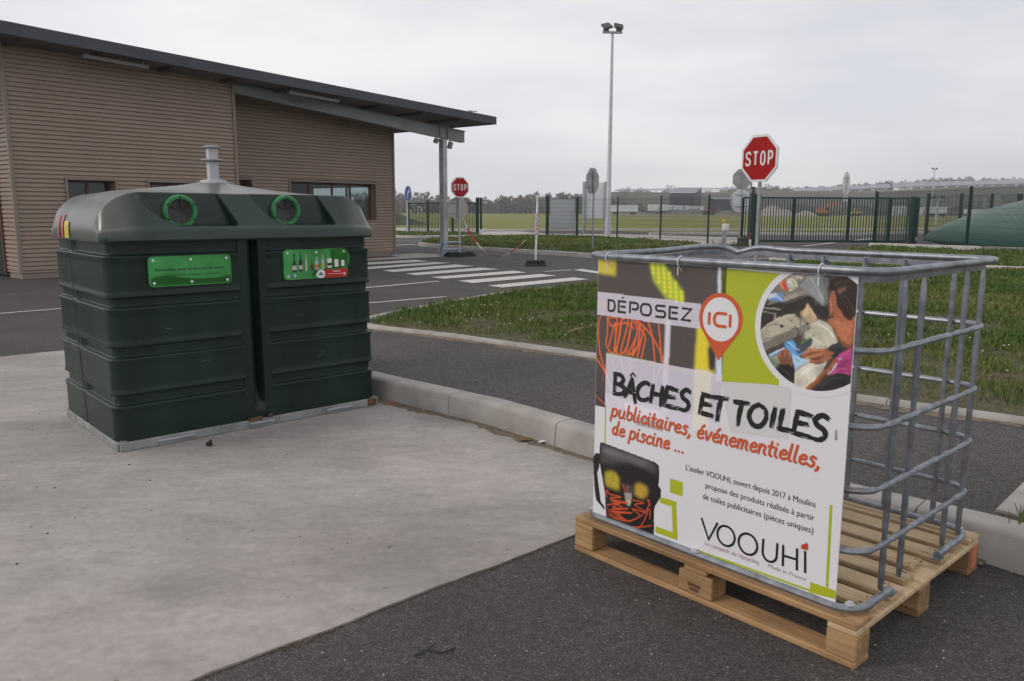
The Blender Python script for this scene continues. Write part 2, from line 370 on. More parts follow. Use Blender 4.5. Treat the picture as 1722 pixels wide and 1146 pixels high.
def wood_mat(name, c1, c2):
    m = bpy.data.materials.new(name); m.use_nodes = True; n = m.node_tree; p = n.nodes['Principled BSDF']; k = n.links.new
    t = n.nodes.new('ShaderNodeTexCoord'); oi = n.nodes.new('ShaderNodeObjectInfo'); mpp = n.nodes.new('ShaderNodeMapping'); mpp.inputs['Scale'].default_value = (1.6, 26, 26)
    ad = n.nodes.new('ShaderNodeVectorMath'); ad.operation = 'ADD'; ml = n.nodes.new('ShaderNodeVectorMath'); ml.operation = 'SCALE'; ml.inputs[0].default_value = (7, 3, 5); k(oi.outputs['Random'], ml.inputs['Scale'])
    k(t.outputs['Object'], ad.inputs[0]); k(ml.outputs[0], ad.inputs[1]); k(ad.outputs[0], mpp.inputs[0])
    z = n.nodes.new('ShaderNodeTexNoise'); z.inputs['Scale'].default_value = 1.6; z.inputs['Detail'].default_value = 5; z.inputs['Distortion'].default_value = .5; k(mpp.outputs[0], z.inputs['Vector'])
    rm = n.nodes.new('ShaderNodeValToRGB'); e = rm.color_ramp.elements; e[0].position = .3; e[0].color = (*c1, 1); e[1].position = .68; e[1].color = (*c2, 1)
    k(z.outputs['Fac'], rm.inputs['Fac'])
    z2 = n.nodes.new('ShaderNodeTexNoise'); z2.inputs['Scale'].default_value = 4; z2.inputs['Detail'].default_value = 6; k(ad.outputs[0], z2.inputs['Vector'])
    m1 = n.nodes.new('ShaderNodeMapRange'); m1.inputs[1].default_value = .3; m1.inputs[2].default_value = .7; m1.inputs[3].default_value = .72; m1.inputs[4].default_value = 1.1; k(z2.outputs['Fac'], m1.inputs[0])
    r2 = n.nodes.new('ShaderNodeMapRange'); r2.inputs[3].default_value = .82; r2.inputs[4].default_value = 1.12; k(oi.outputs['Random'], r2.inputs[0])
    q = n.nodes.new('ShaderNodeMath'); q.operation = 'MULTIPLY'; k(m1.outputs[0], q.inputs[0]); k(r2.outputs[0], q.inputs[1])
    sc = n.nodes.new('ShaderNodeVectorMath'); sc.operation = 'SCALE'; k(rm.outputs[0], sc.inputs[0]); k(q.outputs[0], sc.inputs['Scale']); k(sc.outputs[0], p.inputs['Base Color'])
    p.inputs['Roughness'].default_value = .75; b = n.nodes.new('ShaderNodeBump'); b.inputs['Strength'].default_value = .3; b.inputs['Distance'].default_value = .002; k(z.outputs['Fac'], b.inputs['Height']); k(b.outputs[0], p.inputs['Normal'])
    return m
M['wood'] = wood_mat('pallet_wood', (.29, .155, .064), (.50, .31, .15))
M['wood_pale'] = wood_mat('deck_wood', (.43, .295, .152), (.65, .48, .29))
def glass_mat():
    m = bpy.data.materials.new('window_glass'); m.use_nodes = True; n = m.node_tree; n.nodes.clear(); k = n.links.new
    o = n.nodes.new('ShaderNodeOutputMaterial'); a = n.nodes.new('ShaderNodeBsdfTransparent'); a.inputs[0].default_value = (.75, .8, .8, 1); b = n.nodes.new('ShaderNodeBsdfGlossy'); b.inputs['Roughness'].default_value = .03
    mx = n.nodes.new('ShaderNodeMixShader'); lw = n.nodes.new('ShaderNodeLayerWeight'); lw.inputs[0].default_value = .5; pw = n.nodes.new('ShaderNodeMath'); pw.operation = 'POWER'; pw.inputs[1].default_value = 3; k(lw.outputs['Facing'], pw.inputs[0]); fr = n.nodes.new('ShaderNodeMath'); fr.operation = 'MULTIPLY_ADD'; k(pw.outputs[0], fr.inputs[0]); fr.inputs[1].default_value = .5; fr.inputs[2].default_value = .035
    k(fr.outputs[0], mx.inputs[0]); k(a.outputs[0], mx.inputs[1]); k(b.outputs[0], mx.inputs[2]); k(mx.outputs[0], o.inputs[0]); return m
M['glass'] = glass_mat()
M['ink'] = mat('print_black', (.012, .011, .012), .45); M['print_orange'] = mat('print_orange', (.62, .10, .028), .45)
M['print_lime'] = mat('print_lime', (.44, .49, .018), .45); M['print_white'] = mat('print_white', (.78, .77, .80), .42, noise=(2, .025))
M['print_grey'] = mat('print_grey', (.38, .36, .38), .45); M['print_pink'] = mat('print_pink_grey', (.46, .28, .26), .45); M['artwork'] = mat('printed_artwork', None, .42, attr='Col')
M['deep_grey'] = mat('print_dark_grey', (.03, .026, .026), .45)
PHOTO=[('bg',(70,62,56),[(682,1050),(1034,1069),(1063,679),(708,615)]),('shelf',(120,112,104),[(764,1033),(873,1039),(877,976),(790,950),(738,931)]),('table_back',(150,142,130),[(789,961),(857,987),(873,981),(790,947)]),('dark_under',(44,40,38),[(714,925),(794,947),(873,977),(909,946),(938,942),(945,900),(904,914),(857,931),(827,913),(718,857)]),('bluecloth',(96,142,205),[(736,964),(782,973),(788,945),(733,949)]),('bluecloth2',(180,186,196),[(732,966),(764,976),(769,959),(737,951)]),('orange',(205,120,70),[(764,1007),(791,1020),(795,984),(775,993)]),('red',(200,60,45),[(782,1006),(796,1013),(798,978),(785,986)]),('paper1',(190,188,170),[(795,1020),(824,1027),(835,997),(808,979)]),('paper2',(150,140,130),[(804,1035),(854,1035),(851,1020),(816,1021)]),('greybox',(138,140,142),[(839,1001),(873,1036),(917,1039),(938,952),(920,947),(885,969)]),('greybox2',(112,114,116),[(902,1038),(932,1032),(938,952),(923,948)]),('table',(186,180,162),[(869,874),(912,902),(949,890),(974,851),(976,823),(942,782),(879,666),(839,671),(843,731),(876,762)]),('table2',(200,196,180),[(844,724),(888,764),(950,783),(938,746),(879,668),(845,676)]),('card',(176,150,118),[(851,916),(873,952),(908,902),(887,885),(863,895)]),('cardl',(196,172,140),[(858,920),(871,946),(881,919),(867,903)]),('mach_top',(168,160,142),[(715,847),(781,900),(831,912),(868,888),(838,867),(722,803),(714,823)]),('mach_front',(120,112,102),[(722,803),(838,867),(887,880),(888,869),(829,831),(735,780)]),('mach_under',(70,62,56),[(735,780),(829,829),(837,823),(740,765)]),('knob1',(30,28,28),[(781,870),(789,874),(797,871),(791,863),(783,864)]),('knob2',(30,28,28),[(781,900),(789,902),(795,898),(789,894)]),('knob3',(40,36,34),[(817,889),(823,891),(829,888),(824,884)]),('spool',(150,148,140),[(759,905),(765,905),(768,868),(762,868)]),('post',(60,54,50),[(836,927),(848,928),(850,901),(836,900)]),('needle',(140,136,128),[(846,901),(851,905),(857,844),(850,843)]),('needle2',(120,112,104),[(857,905),(871,892),(871,838),(862,830),(864,881)]),('fabric1',(90,150,200),[(802,815),(829,827),(850,810),(881,803),(859,782),(838,749),(828,781),(808,793)]),('fabric2',(120,160,215),[(745,766),(803,800),(796,784),(753,756)]),('fabric3',(160,190,220),[(832,778),(875,773),(880,762),(842,727)]),('scissors',(70,72,84),[(837,804),(868,830),(899,852),(895,819),(870,794),(852,782)]),('green',(90,150,60),[(857,823),(904,855),(904,849),(861,822)]),('greencloth',(130,140,110),[(745,758),(777,778),(791,750),(776,728),(750,747)]),('handL',(122,78,56),[(779,772),(790,790),(820,795),(833,771),(835,741),(793,740)]),('handLf',(140,92,66),[(790,789),(802,795),(820,794),(824,780),(805,778)]),('sleeveL',(30,29,30),[(793,740),(823,747),(841,731),(847,672),(811,674),(777,713)]),('handR',(150,94,64),[(859,782),(888,809),(918,810),(951,817),(966,805),(961,785),(929,764),(891,762),(887,769),(913,780),(875,776)]),('handRs',(118,70,48),[(891,775),(920,783),(943,775),(922,762),(892,761)]),('cuff',(46,42,44),[(936,817),(979,837),(1004,824),(978,791),(964,785),(966,805)]),('neck',(120,70,50),[(967,853),(1026,864),(1029,822),(1001,826)]),('face',(158,96,68),[(949,995),(977,1008),(998,909),(1022,922),(1026,864),(1014,831),(989,838),(973,858),(961,877),(942,893),(940,900),(950,911),(941,935),(942,974)]),('cheek',(176,106,74),[(963,902),(999,902),(1015,869),(996,843),(973,861)]),('hair',(44,32,30),[(935,998),(940,1026),(975,1039),(1023,1038),(1032,920),(1016,908),(998,911),(967,951),(958,993),(949,997)]),('hairlight',(110,84,74),[(963,996),(987,1009),(992,999),(971,983)]),('ear',(170,100,80),[(1017,918),(1025,922),(1027,892),(1019,898)]),('eye',(60,36,30),[(946,914),(958,917),(959,912),(948,909)]),('pink',(172,62,120),[(951,719),(970,751),(968,782),(991,807),(1022,828),(1028,742),(996,747),(961,735)]),('pink2',(150,50,104),[(974,755),(1024,797),(1028,749),(996,749)]),('straps',(210,200,200),[(953,737),(970,758),(985,778),(982,770),(967,748),(957,734)]),('wood',(140,78,46),[(873,665),(951,758),(971,786),(985,792),(973,769),(939,724),(894,665)]),('jacket',(38,36,38),[(895,662),(940,715),(982,745),(1028,744),(1033,673),(907,651)])]
BAG=[('strap',(30,26,28),[(-10,241),(6,262),(30,263),(26,208),(16,177),(38,65),(60,46),(61,30),(12,62),(2,106)]),('flapside',(28,26,30),[(319,215),(338,193),(337,165),(305,109),(294,130)]),('body',(28,24,26),[(26,310),(44,313),(306,295),(323,286),(326,256),(323,169),(307,102),(312,0),(300,-18),(70,-14),(58,104),(23,237)]),('top',(62,54,60),[(34,307),(297,291),(312,279),(313,245),(251,260),(183,267),(99,235),(36,227)]),('topl',(98,90,98),[(45,295),(172,287),(288,281),(251,268),(173,273),(92,270),(45,275)]),('eyeL',(168,150,44),[(58,190),(79,204),(110,205),(133,186),(132,135),(65,135),(57,158)]),('eyeR',(176,142,50),[(211,178),(230,193),(264,190),(278,173),(265,145),(247,134),(212,139)]),('clasp',(150,140,134),[(158,136),(197,143),(198,119),(187,85),(172,87),(166,110)]),('clasp2',(70,60,58),[(149,170),(206,171),(202,144),(158,138)]),('claspc',(190,180,150),[(169,102),(184,110),(194,105),(189,92),(174,90)])]
BAGSCR=[[(67,90),(68,118),(87,108),(143,111),(88,92),(124,85),(179,97),(93,85),(150,72)],[(73,58),(139,86),(104,57),(180,73),(94,44),(131,42),(200,62),(105,38),(167,24)],[(73,46),(105,22),(152,23),(131,38),(182,24),(240,62),(200,79),(273,84),(214,99),(257,119),(198,115)],[(74,21),(121,14),(182,22),(211,37),(263,81),(285,131),(275,136),(290,117)],[(75,0),(112,-9),(183,2),(241,16),(298,40)],[(208,-15),(251,29),(273,76),(281,102),(289,96),(288,64)],[(149,168),(160,145)],[(177,169),(175,143)]]
FABSCR=[[(13,820),(4,772),(14,680),(43,611),(51,570)],[(-6,651),(29,619),(65,572)],[(50,819),(52,757),(47,710),(88,685),(91,802),(70,739),(61,707)],[(70,821),(100,814),(88,690),(112,744),(122,826),(101,691),(111,683)],[(126,821),(155,819),(121,689),(155,724),(173,826),(147,687)],[(180,822),(200,775),(159,689),(202,725),(211,815),(179,687),(220,757),(231,798),(204,685)],[(192,823),(212,796),(238,769),(233,729),(223,683)],[(199,824),(268,773),(325,697)],[(241,838),(268,782),(283,706),(287,672)],[(295,834),(307,768),(317,682)],[(-9,502),(41,473)],[(57,824),(71,790),(142,808),(181,792)]]
FABSCR2=[[(69,661),(90,623),(131,578),(165,517),(195,573)],[(121,669),(143,616),(179,672)],[(287,672),(284,608),(276,587)],[(51,591),(79,533)],[(320,672),(293,609)],[(204,675),(150,601)],[(2,865),(35,884),(23,826)]]
DETAIL=[((176,118,84),5,[(963,902),(985,894),(1001,875)]),((196,128,92),4,[(944,960),(949,939),(945,921)]),((120,66,44),3,[(942,893),(949,890),(961,881)]),((96,52,40),3,[(946,916),(952,919),(959,918)]),((60,38,32),2.5,[(943,923),(950,927),(961,926)]),((110,62,42),4,[(973,858),(989,842),(1014,831)]),((128,74,50),4,[(961,877),(967,871),(966,865)]),((140,84,58),5,[(1016,863),(1021,884),(1022,905)]),((84,62,54),3,[(955,1010),(976,1022),(1007,1024)]),((96,70,60),2.5,[(963,1000),(984,1010),(1005,1006)]),((66,48,42),3,[(972,980),(995,954),(1011,924)]),((78,58,50),2.5,[(978,987),(1004,965),(1021,932)]),((70,52,46),2.5,[(951,1013),(982,1032),(1013,1033)]),((184,124,90),5,[(867,786),(889,800),(911,801)]),((184,124,90),5,[(875,778),(905,788),(930,795)]),((170,112,80),5,[(891,766),(917,771),(942,782)]),((90,50,36),2.5,[(871,781),(897,793),(919,797)]),((90,50,36),2.5,[(879,773),(909,781),(935,788)]),((196,136,100),3,[(888,807),(911,806),(933,808)]),((160,106,76),4,[(790,785),(790,768)]),((160,106,76),4,[(802,792),(806,772)]),((160,106,76),4,[(816,792),(821,773)]),((84,48,36),2.5,[(796,786),(799,771)]),((84,48,36),2.5,[(810,790),(815,772)]),((100,60,44),3,[(788,760),(806,756),(830,761)]),((208,200,180),3,[(719,848),(774,890),(828,906)]),((208,200,180),2.5,[(840,867),(864,884)]),((88,80,72),2.5,[(725,813),(785,839),(835,865)]),((60,56,52),2,[(733,857),(759,871),(775,871)]),((196,190,172),2.5,[(719,920),(743,921),(778,921)]),((176,170,156),2,[(719,908),(748,906),(761,903)]),((70,66,60),4,[(851,901),(854,872),(852,843)]),((200,198,190),2,[(855,902),(859,858)]),((150,146,138),4,[(867,899),(872,867),(869,841)]),((46,44,42),4,[(834,870),(847,857),(844,835)]),((48,46,46),3,[(845,827),(842,809)]),((150,142,126),2.5,[(876,762),(847,732)]),((120,112,98),2.5,[(888,764),(844,726)]),((224,220,206),5,[(913,886),(943,875),(963,853)]),((218,214,198),6,[(864,712),(882,737),(922,761)]),((206,202,186),5,[(886,847),(909,835),(932,824)]),((160,152,134),4,[(903,813),(932,820),(947,819)]),((56,100,170),3,[(809,812),(831,807),(839,790)]),((190,214,236),3,[(814,820),(835,804),(854,799)]),((40,70,130),3,[(841,772),(855,761)]),((200,220,236),3,[(753,767),(780,784),(802,796)]),((70,110,160),2.5,[(761,762),(792,782)]),((90,120,90),3,[(753,756),(771,743),(783,741)]),((70,60,120),3,[(752,748),(767,739)]),((180,170,150),2.5,[(761,760),(782,763)]),((226,222,224),2.5,[(969,765),(967,750)]),((226,222,224),2.5,[(978,773),(974,756)]),((226,222,224),2.5,[(986,788),(996,790)]),((200,90,150),4,[(979,787),(999,804),(1019,818)]),((130,40,90),3,[(974,751),(1001,780),(1024,794)]),((206,96,150),3,[(968,736),(988,757),(1009,763)]),((64,60,62),4,[(926,693),(962,720),(997,733)]),((20,18,20),4,[(942,681),(977,709),(1019,719)]),((58,56,58),4,[(800,725),(821,716),(834,692)]),((18,18,18),4,[(788,723),(806,695),(827,676)]),((170,104,66),4,[(879,670),(924,722),(969,768)]),((110,58,34),3,[(898,673),(939,724),(973,765)]),((70,66,66),3,[(951,812),(976,826),(994,825)]),((26,24,26),3,[(956,795),(977,801),(991,814)]),((170,172,174),4,[(873,1029),(906,992),(923,958)]),((96,98,100),3,[(921,1032),(929,994),(928,955)]),((150,152,154),3,[(856,999),(892,980)]),((60,54,50),3,[(856,945),(893,959),(916,943)]),((110,104,96),3,[(885,969),(896,963),(901,946)]),((100,92,84),3,[(794,941),(847,962),(873,975)]),((230,226,214),4,[(802,1010),(809,1014),(817,1007)]),((60,56,52),3,[(813,1014),(823,1004)]),((180,150,110),3,[(775,1000),(787,990)]),((220,216,206),3,[(828,1029),(851,1027)]),((90,84,78),3,[(799,988),(830,997)]),((210,214,222),3,[(737,955),(761,961),(782,950)]),((40,60,110),3,[(748,971),(768,976)]),((230,190,150),3,[(862,910),(872,943)]),((206,180,150),3,[(880,933),(900,906)])]
# ================================================================ ground
def sheet(name, poly, z, m, sub=0.):
    mb = MB(); mb.flat(poly, lambda x, y: (x, y, z)); return struct(mb.build(name, m))
G = lambda pts, z=0.: [g(x, y, z) for x, y in pts]
sheet("field", [(-1290, -140), (1290, -140), (1290, 1340), (-1290, 1340)], -.045, M['field'])
sheet('road', [(-45, -12), (30, -12), (30, 33), (13, 36), (13, 40), (2, 47.5), (-30, 52), (-45, 52)], -.008, M['asphalt'])
# concrete pad with a worn, ragged edge
_e = np.array([.747, .665]); _n = np.array([-.665, .747])
def pad_pt(a, b): return tuple(_e * a + _n * b)
a0 = pad_pt(0, 0)
edge_near = []
for i in range(0, 158):
    a = -9 + i * .0785
    j = .003 * math.sin(a * 9) + .003 * math.sin(a * 31 + 1) + RNG.normal(0, .003)
    if a < 3.33: edge_near.append(pad_pt(a, 2.285 + j))
KF = [(-2.62, 7.42), (-1.0, 5.83), (-.16, 5.09), (.44, 4.40), (1.93, 3.05), (2.03, 2.92), (4.6, .43)]      # foot of the high kerb
def ray_pad(b): return pad_pt(-9, b)
far_edge = []
for i in range(60):
    a = 2.7 - i * .2
    far_edge.append(pad_pt(a, 8.83 + .02 * math.sin(a * 5) + RNG.normal(0, .012)))
pad_poly = edge_near + [(1.0, 3.93), (.44, 4.45), (-.16, 5.14), (-1.0, 5.88)] + far_edge
mb = MB(); mb.prism(pad_poly, -.03, 0.); struct(mb.build('concrete_pad', M['pad']))
# grit lying along the slab edge and the kerb foot: one ragged low strip each
def grit(name, path, wid, z, seed):
    rg = np.random.default_rng(seed); P = resample(path, .045); up = []; lo = []; ph = rg.uniform(0, 6, 4)
    for i, q in enumerate(P):
        k = abs(math.sin(i * .13 + ph[0])) * .6 + abs(math.sin(i * .41 + ph[1])) * .4; ww = wid * (.12 + .88 * k) * rg.uniform(.6, 1.1)
        a = Vector(P[max(i - 1, 0)]); b = Vector(P[min(i + 1, len(P) - 1)]); t = (b - a).normalized()
        up.append((q[0] - t.y * .01, q[1] + t.x * .01, z + .006)); lo.append((q[0] + t.y * ww, q[1] - t.x * ww, z + .001))
    m_ = MB(); m_.grid([up, lo]); return m_.build(name, M['dirt'], smooth=True)
struct(grit('dirt_strip', KF[:5], .11, .0, 3))
E2 = edge_near[::-1]
mb = MB()
for i in range(3600):
    a = RNG.uniform(-7.5, 3.2); kk = max(.1, math.sin(a * 7) * .5 + math.sin(a * 17 + 1) * .4 + .4); b = 2.285 - abs(RNG.normal(0, .010 * kk)); r = RNG.uniform(.002, .0065) * (.4 + .7 * kk); x, y = pad_pt(a, b)
    th = RNG.uniform(0, 6.28); mb.lathe([(r, 0), (r * .8, r * .45), (0, r * .6)], (x, y, -.007), n=5, M=Matrix.Rotation(th, 3, 'Z'))
struct(mb.build('edge_grit', M['edge_dirt']), 'stuff')
# debris on the slab
mb = MB(); 
for i in range(190):
    a, b = RNG.uniform(-4, 2.2), RNG.uniform(2.3, 6.5); x, y = pad_pt(a, b); r = RNG.uniform(.0015, .0042) * RNG.choice([1, 1, 1.8])
    mb.lathe([(r, 0), (r * .8, r * .5), (0, r * .7)], (x, y, 0.0005), n=5)
struct(mb.build('grit', mat('grit', (.06, .05, .04), .9)), 'stuff')
mb = MB()
for i in range(420):
    x, y = RNG.uniform(-1.5, 3), RNG.uniform(1.6, 4.2)
    if (np.dot((x, y), _n) > 2.22): continue
    r = RNG.uniform(.0015, .004); mb.lathe([(r, 0), (r * .8, r * .6), (0, r * .8)], (x, y, -.007), n=5)
struct(mb.build('pale_chippings', mat('chip', (.42, .40, .38), .9)), 'stuff')

# kerbs -----------------------------------------------------------
def kerb(name, foot, wid, z0, z1, m, ch=.025, block=1.0, side=1):
    """blocks with open joints along a polyline that marks the exposed foot"""
    L_ = [0.]
    for a, b in zip(foot[:-1], foot[1:]): L_.append(L_[-1] + math.dist(a, b))
    def pos(d):
        for i in range(len(foot) - 1):
            if d <= L_[i + 1] or i == len(foot) - 2:
                t = (d - L_[i]) / (L_[i + 1] - L_[i]); a, b = Vector(foot[i]), Vector(foot[i + 1]); p = a + (b - a) * t; u = (b - a).normalized(); return p, Vector((-u.y, u.x)) * side
    m_ = MB(); n = max(1, int(L_[-1] / block))
    prof = [(0, z0), (.012, z1 - ch), (.012 + ch * .3, z1 - ch * .3), (.012 + ch, z1), (wid - .01, z1), (wid, z1 - .01), (wid, z0)]
    for i in range(n):
        s0, s1 = L_[-1] * i / n + .003, L_[-1] * (i + 1) / n - .003; dz = RNG.normal(0, .0015); rows = []
        cuts = [s0] + [l for l in L_ if s0 + .05 < l < s1 - .05] + [s1]
        for s_ in cuts:
            p, nn = pos(s_); rows.append([(p.x + nn.x * a, p.y + nn.y * a, z + dz) for a, z in prof])
        m_.grid(rows); o = len(m_.v) - len(prof) * len(cuts)
        m_.f.append(tuple(range(o, o + len(prof)))); m_.f.append(tuple(range(o + len(prof) * (len(cuts) - 1), o + len(prof) * len(cuts)))[::-1])
    ob = m_.build(name, m, smooth=True, angle=50, fix=True); return struct(ob)
kerb('kerb', KF, .17, -.03, .15, M['kerb'])
KB = offset_line(KF, .165)
GF = [(-1.72, 8.62), (-1.42, 8.34), (-.62, 7.83), (.71, 6.71), (2.31, 5.21), (3.06, 4.62), (4.9, 2.9)]
strip = KB[:6] + [(2.44, 3.64), (3.2, 4.45)] + [(p[0] + .01, p[1] + .02) for p in GF[:6][::-1]] + [(-2.9, 7.9)]
sheet('footpath', strip, .142, M['path_asphalt'])
struct(grit('dirt_strip', [(q[0], q[1]) for q in GF[1:6]], .13, .143, 9))
kerb('kerb', GF, .12, .10, .176, M['kerb'], ch=.03)
kerb('kerb', [(3.22, 4.50), (2.44, 3.64), (2.05, 3.24)][::1], .10, .10, .153, M['kerb'], ch=.008, side=1)

# road markings -----------------------------------------------------------
Z = lambda zx, zy: (620 + zx * .2265, 400 + zy * .2265)
stripes = [[(-60, 186), (350, 164), (447, 176), (-60, 203)], [(-60, 222), (490, 181), (607, 188), (-60, 238)], [(100, 243), (640, 199), (785, 210), (185, 255)],
           [(275, 266), (830, 222), (970, 233), (350, 279)], [(458, 293), (1075, 245), (1175, 258), (560, 305)], [(662, 320), (1275, 270), (1395, 282), (770, 337)],
           [(885, 355), (1520, 295), (1635, 308), (990, 370)]]
mb = MB()
for q in stripes: mb.flat([g(*Z(*p)) for p in q], lambda x, y: (x, y, .0))
for q in [[(1520, 240), (1580, 232), (1760, 258), (1700, 266)]]: mb.flat([g(*Z(*p)) for p in q], lambda x, y: (x, y, .0))
struct(mb.build('zebra_crossing', M['paint']))
mb = MB()
def line(p, q, wd=.1, z=.0):
    a, b = Vector(g(*p)), Vector(g(*q)); t = (b - a).normalized(); n = Vector((-t.y, t.x)) * wd / 2
    mb.flat([tuple(a + n), tuple(b + n), tuple(b - n), tuple(a - n)], lambda x, y: (x, y, z))
line((560, 489), (737, 473), .11); line((520, 518), (750, 499), .08); line((-60, 532), (110, 518.5), .07); line((915, 457), (962, 454), .12)
line((1195, 439.5), (1400, 428), .10); line((640, 414), (700, 411), .25); line((640, 405.5), (720, 405), .12)
a_ = g(1352, 414); b_ = g(1466, 401.5)
line((1352, 414), (1466, 401.5), .22)
struct(mb.build('road_line', M['paint']))

# verges -----------------------------------------------------------
ISL = [(p[0] + .075, p[1] + .095) for p in GF[1:]] + [(16, -2), (16.5, 13.2), (11.1, 17.25), (9.46, 18.1), (7.2, 19.9), (6.3, 19.3), (5.0, 17.8), (3.2, 15.6), (1.4, 13.6), (.05, 12.2), (-.6, 11.1), (-1.2, 10.0), (-1.52, 9.2), (-1.60, 8.85)]
PATCH = [(2.02, 3.10), (2.12, 3.16), (2.52, 3.58), (3.30, 4.42), (4.9, 2.85), (6.5, 1.0), (4.75, .58), (2.18, 2.98)]
sheet('verge', ISL, .160, M['soil']); sheet('verge', PATCH, .146, M['soil'])
FK = G([(703, 414), (760, 419.5), (860, 425.5), (940, 430), (1000, 435), (1060, 435), (1120, 430), (1165, 422.5), (1185, 415)])
FARV = offset_line(FK, .10) + G([(1160, 407), (1100, 403.5), (1000, 398), (880, 396), (800, 397), (720, 402)], .12)
sheet('verge', FARV, .12, M['soil'])
kerb('kerb', FK, .14, -.03, .135, M['kerb_far'], ch=.02)
kerb('kerb', [(-1.76, 8.80), (-1.65, 9.25), (-1.32, 10.05), (-.72, 11.17), (-.07, 12.28), (1.28, 13.68), (3.08, 15.7), (4.88, 17.9), (6.2, 19.4)][::-1], .12, -.03, .155, M['kerb'], ch=.02, side=-1)
kerb('kerb', [(6.5, 20.25), (9.5, 18.18), (11.15, 17.33), (16.6, 13.3)], .14, .06, .24, M['kerb_far'], ch=.02)
VR = G([(1318, 446), (1345, 441), (1400, 430), (1440, 424), (1465, 420.5), (1722, 430.5), (1900, 438)], .1) + [(18.5, 15.5), (17, 13.6), (11.25, 17.45), (9.56, 18.32), (7.3, 20.1)]
sheet('verge', VR, .19, M['soil'])
kerb('kerb', G([(1460, 420), (1612, 425.5), (1722, 430), (1900, 438)], .1), .22, -.03, .33, M['kerb_far'], ch=.015, block=2.0)
LK = G([(560, 397), (640, 399.5), (700, 400.5), (806, 399)], 0)
LV = offset_line(LK, .10) + G([(806, 393), (700, 391), (560, 389)], .1)
sheet('verge', LV, .1, M['soil'])
kerb('kerb', LK, .14, -.03, .115, M['kerb_far'], ch=.02)
# lanes and paths beyond the fence
sheet('path', G([(500, 384), (664, 383.5), (810, 384.5), (920, 393.5), (1030, 394), (1185, 398), (1250, 400), (1250, 411), (1200, 411), (1150, 408), (1040, 401), (900, 397.5), (700, 392), (500, 390)]), -.002, M['sand_path'])
sheet('lane', G([(810, 391), (920, 388.5), (1040, 389.5), (1190, 392), (1260, 393), (1400, 394), (1700, 393), (1800, 399), (1600, 416), (1300, 416), (1250, 401), (1185, 397.5), (1030, 395.5), (920, 396), (810, 397.5)]), -.004, M['asphalt'])
kerb('kerb', G([(812, 390), (1000, 387.5), (1180, 388.5), (1400, 388), (1560, 386.5), (1722, 384)]), .35, -.03, .14, M['kerb_far'], block=3.)
sheet('verge', G([(1180, 392.5), (1320, 391), (1480, 392), (1570, 391), (1570, 388.5), (1400, 389), (1180, 390)]), .07, M['field'])
kerb('kerb', G([(1095, 396), (1180, 395), (1300, 395.5), (1420, 396), (1560, 393.5)]), .25, -.03, .16, M['kerb_far'], block=2.)

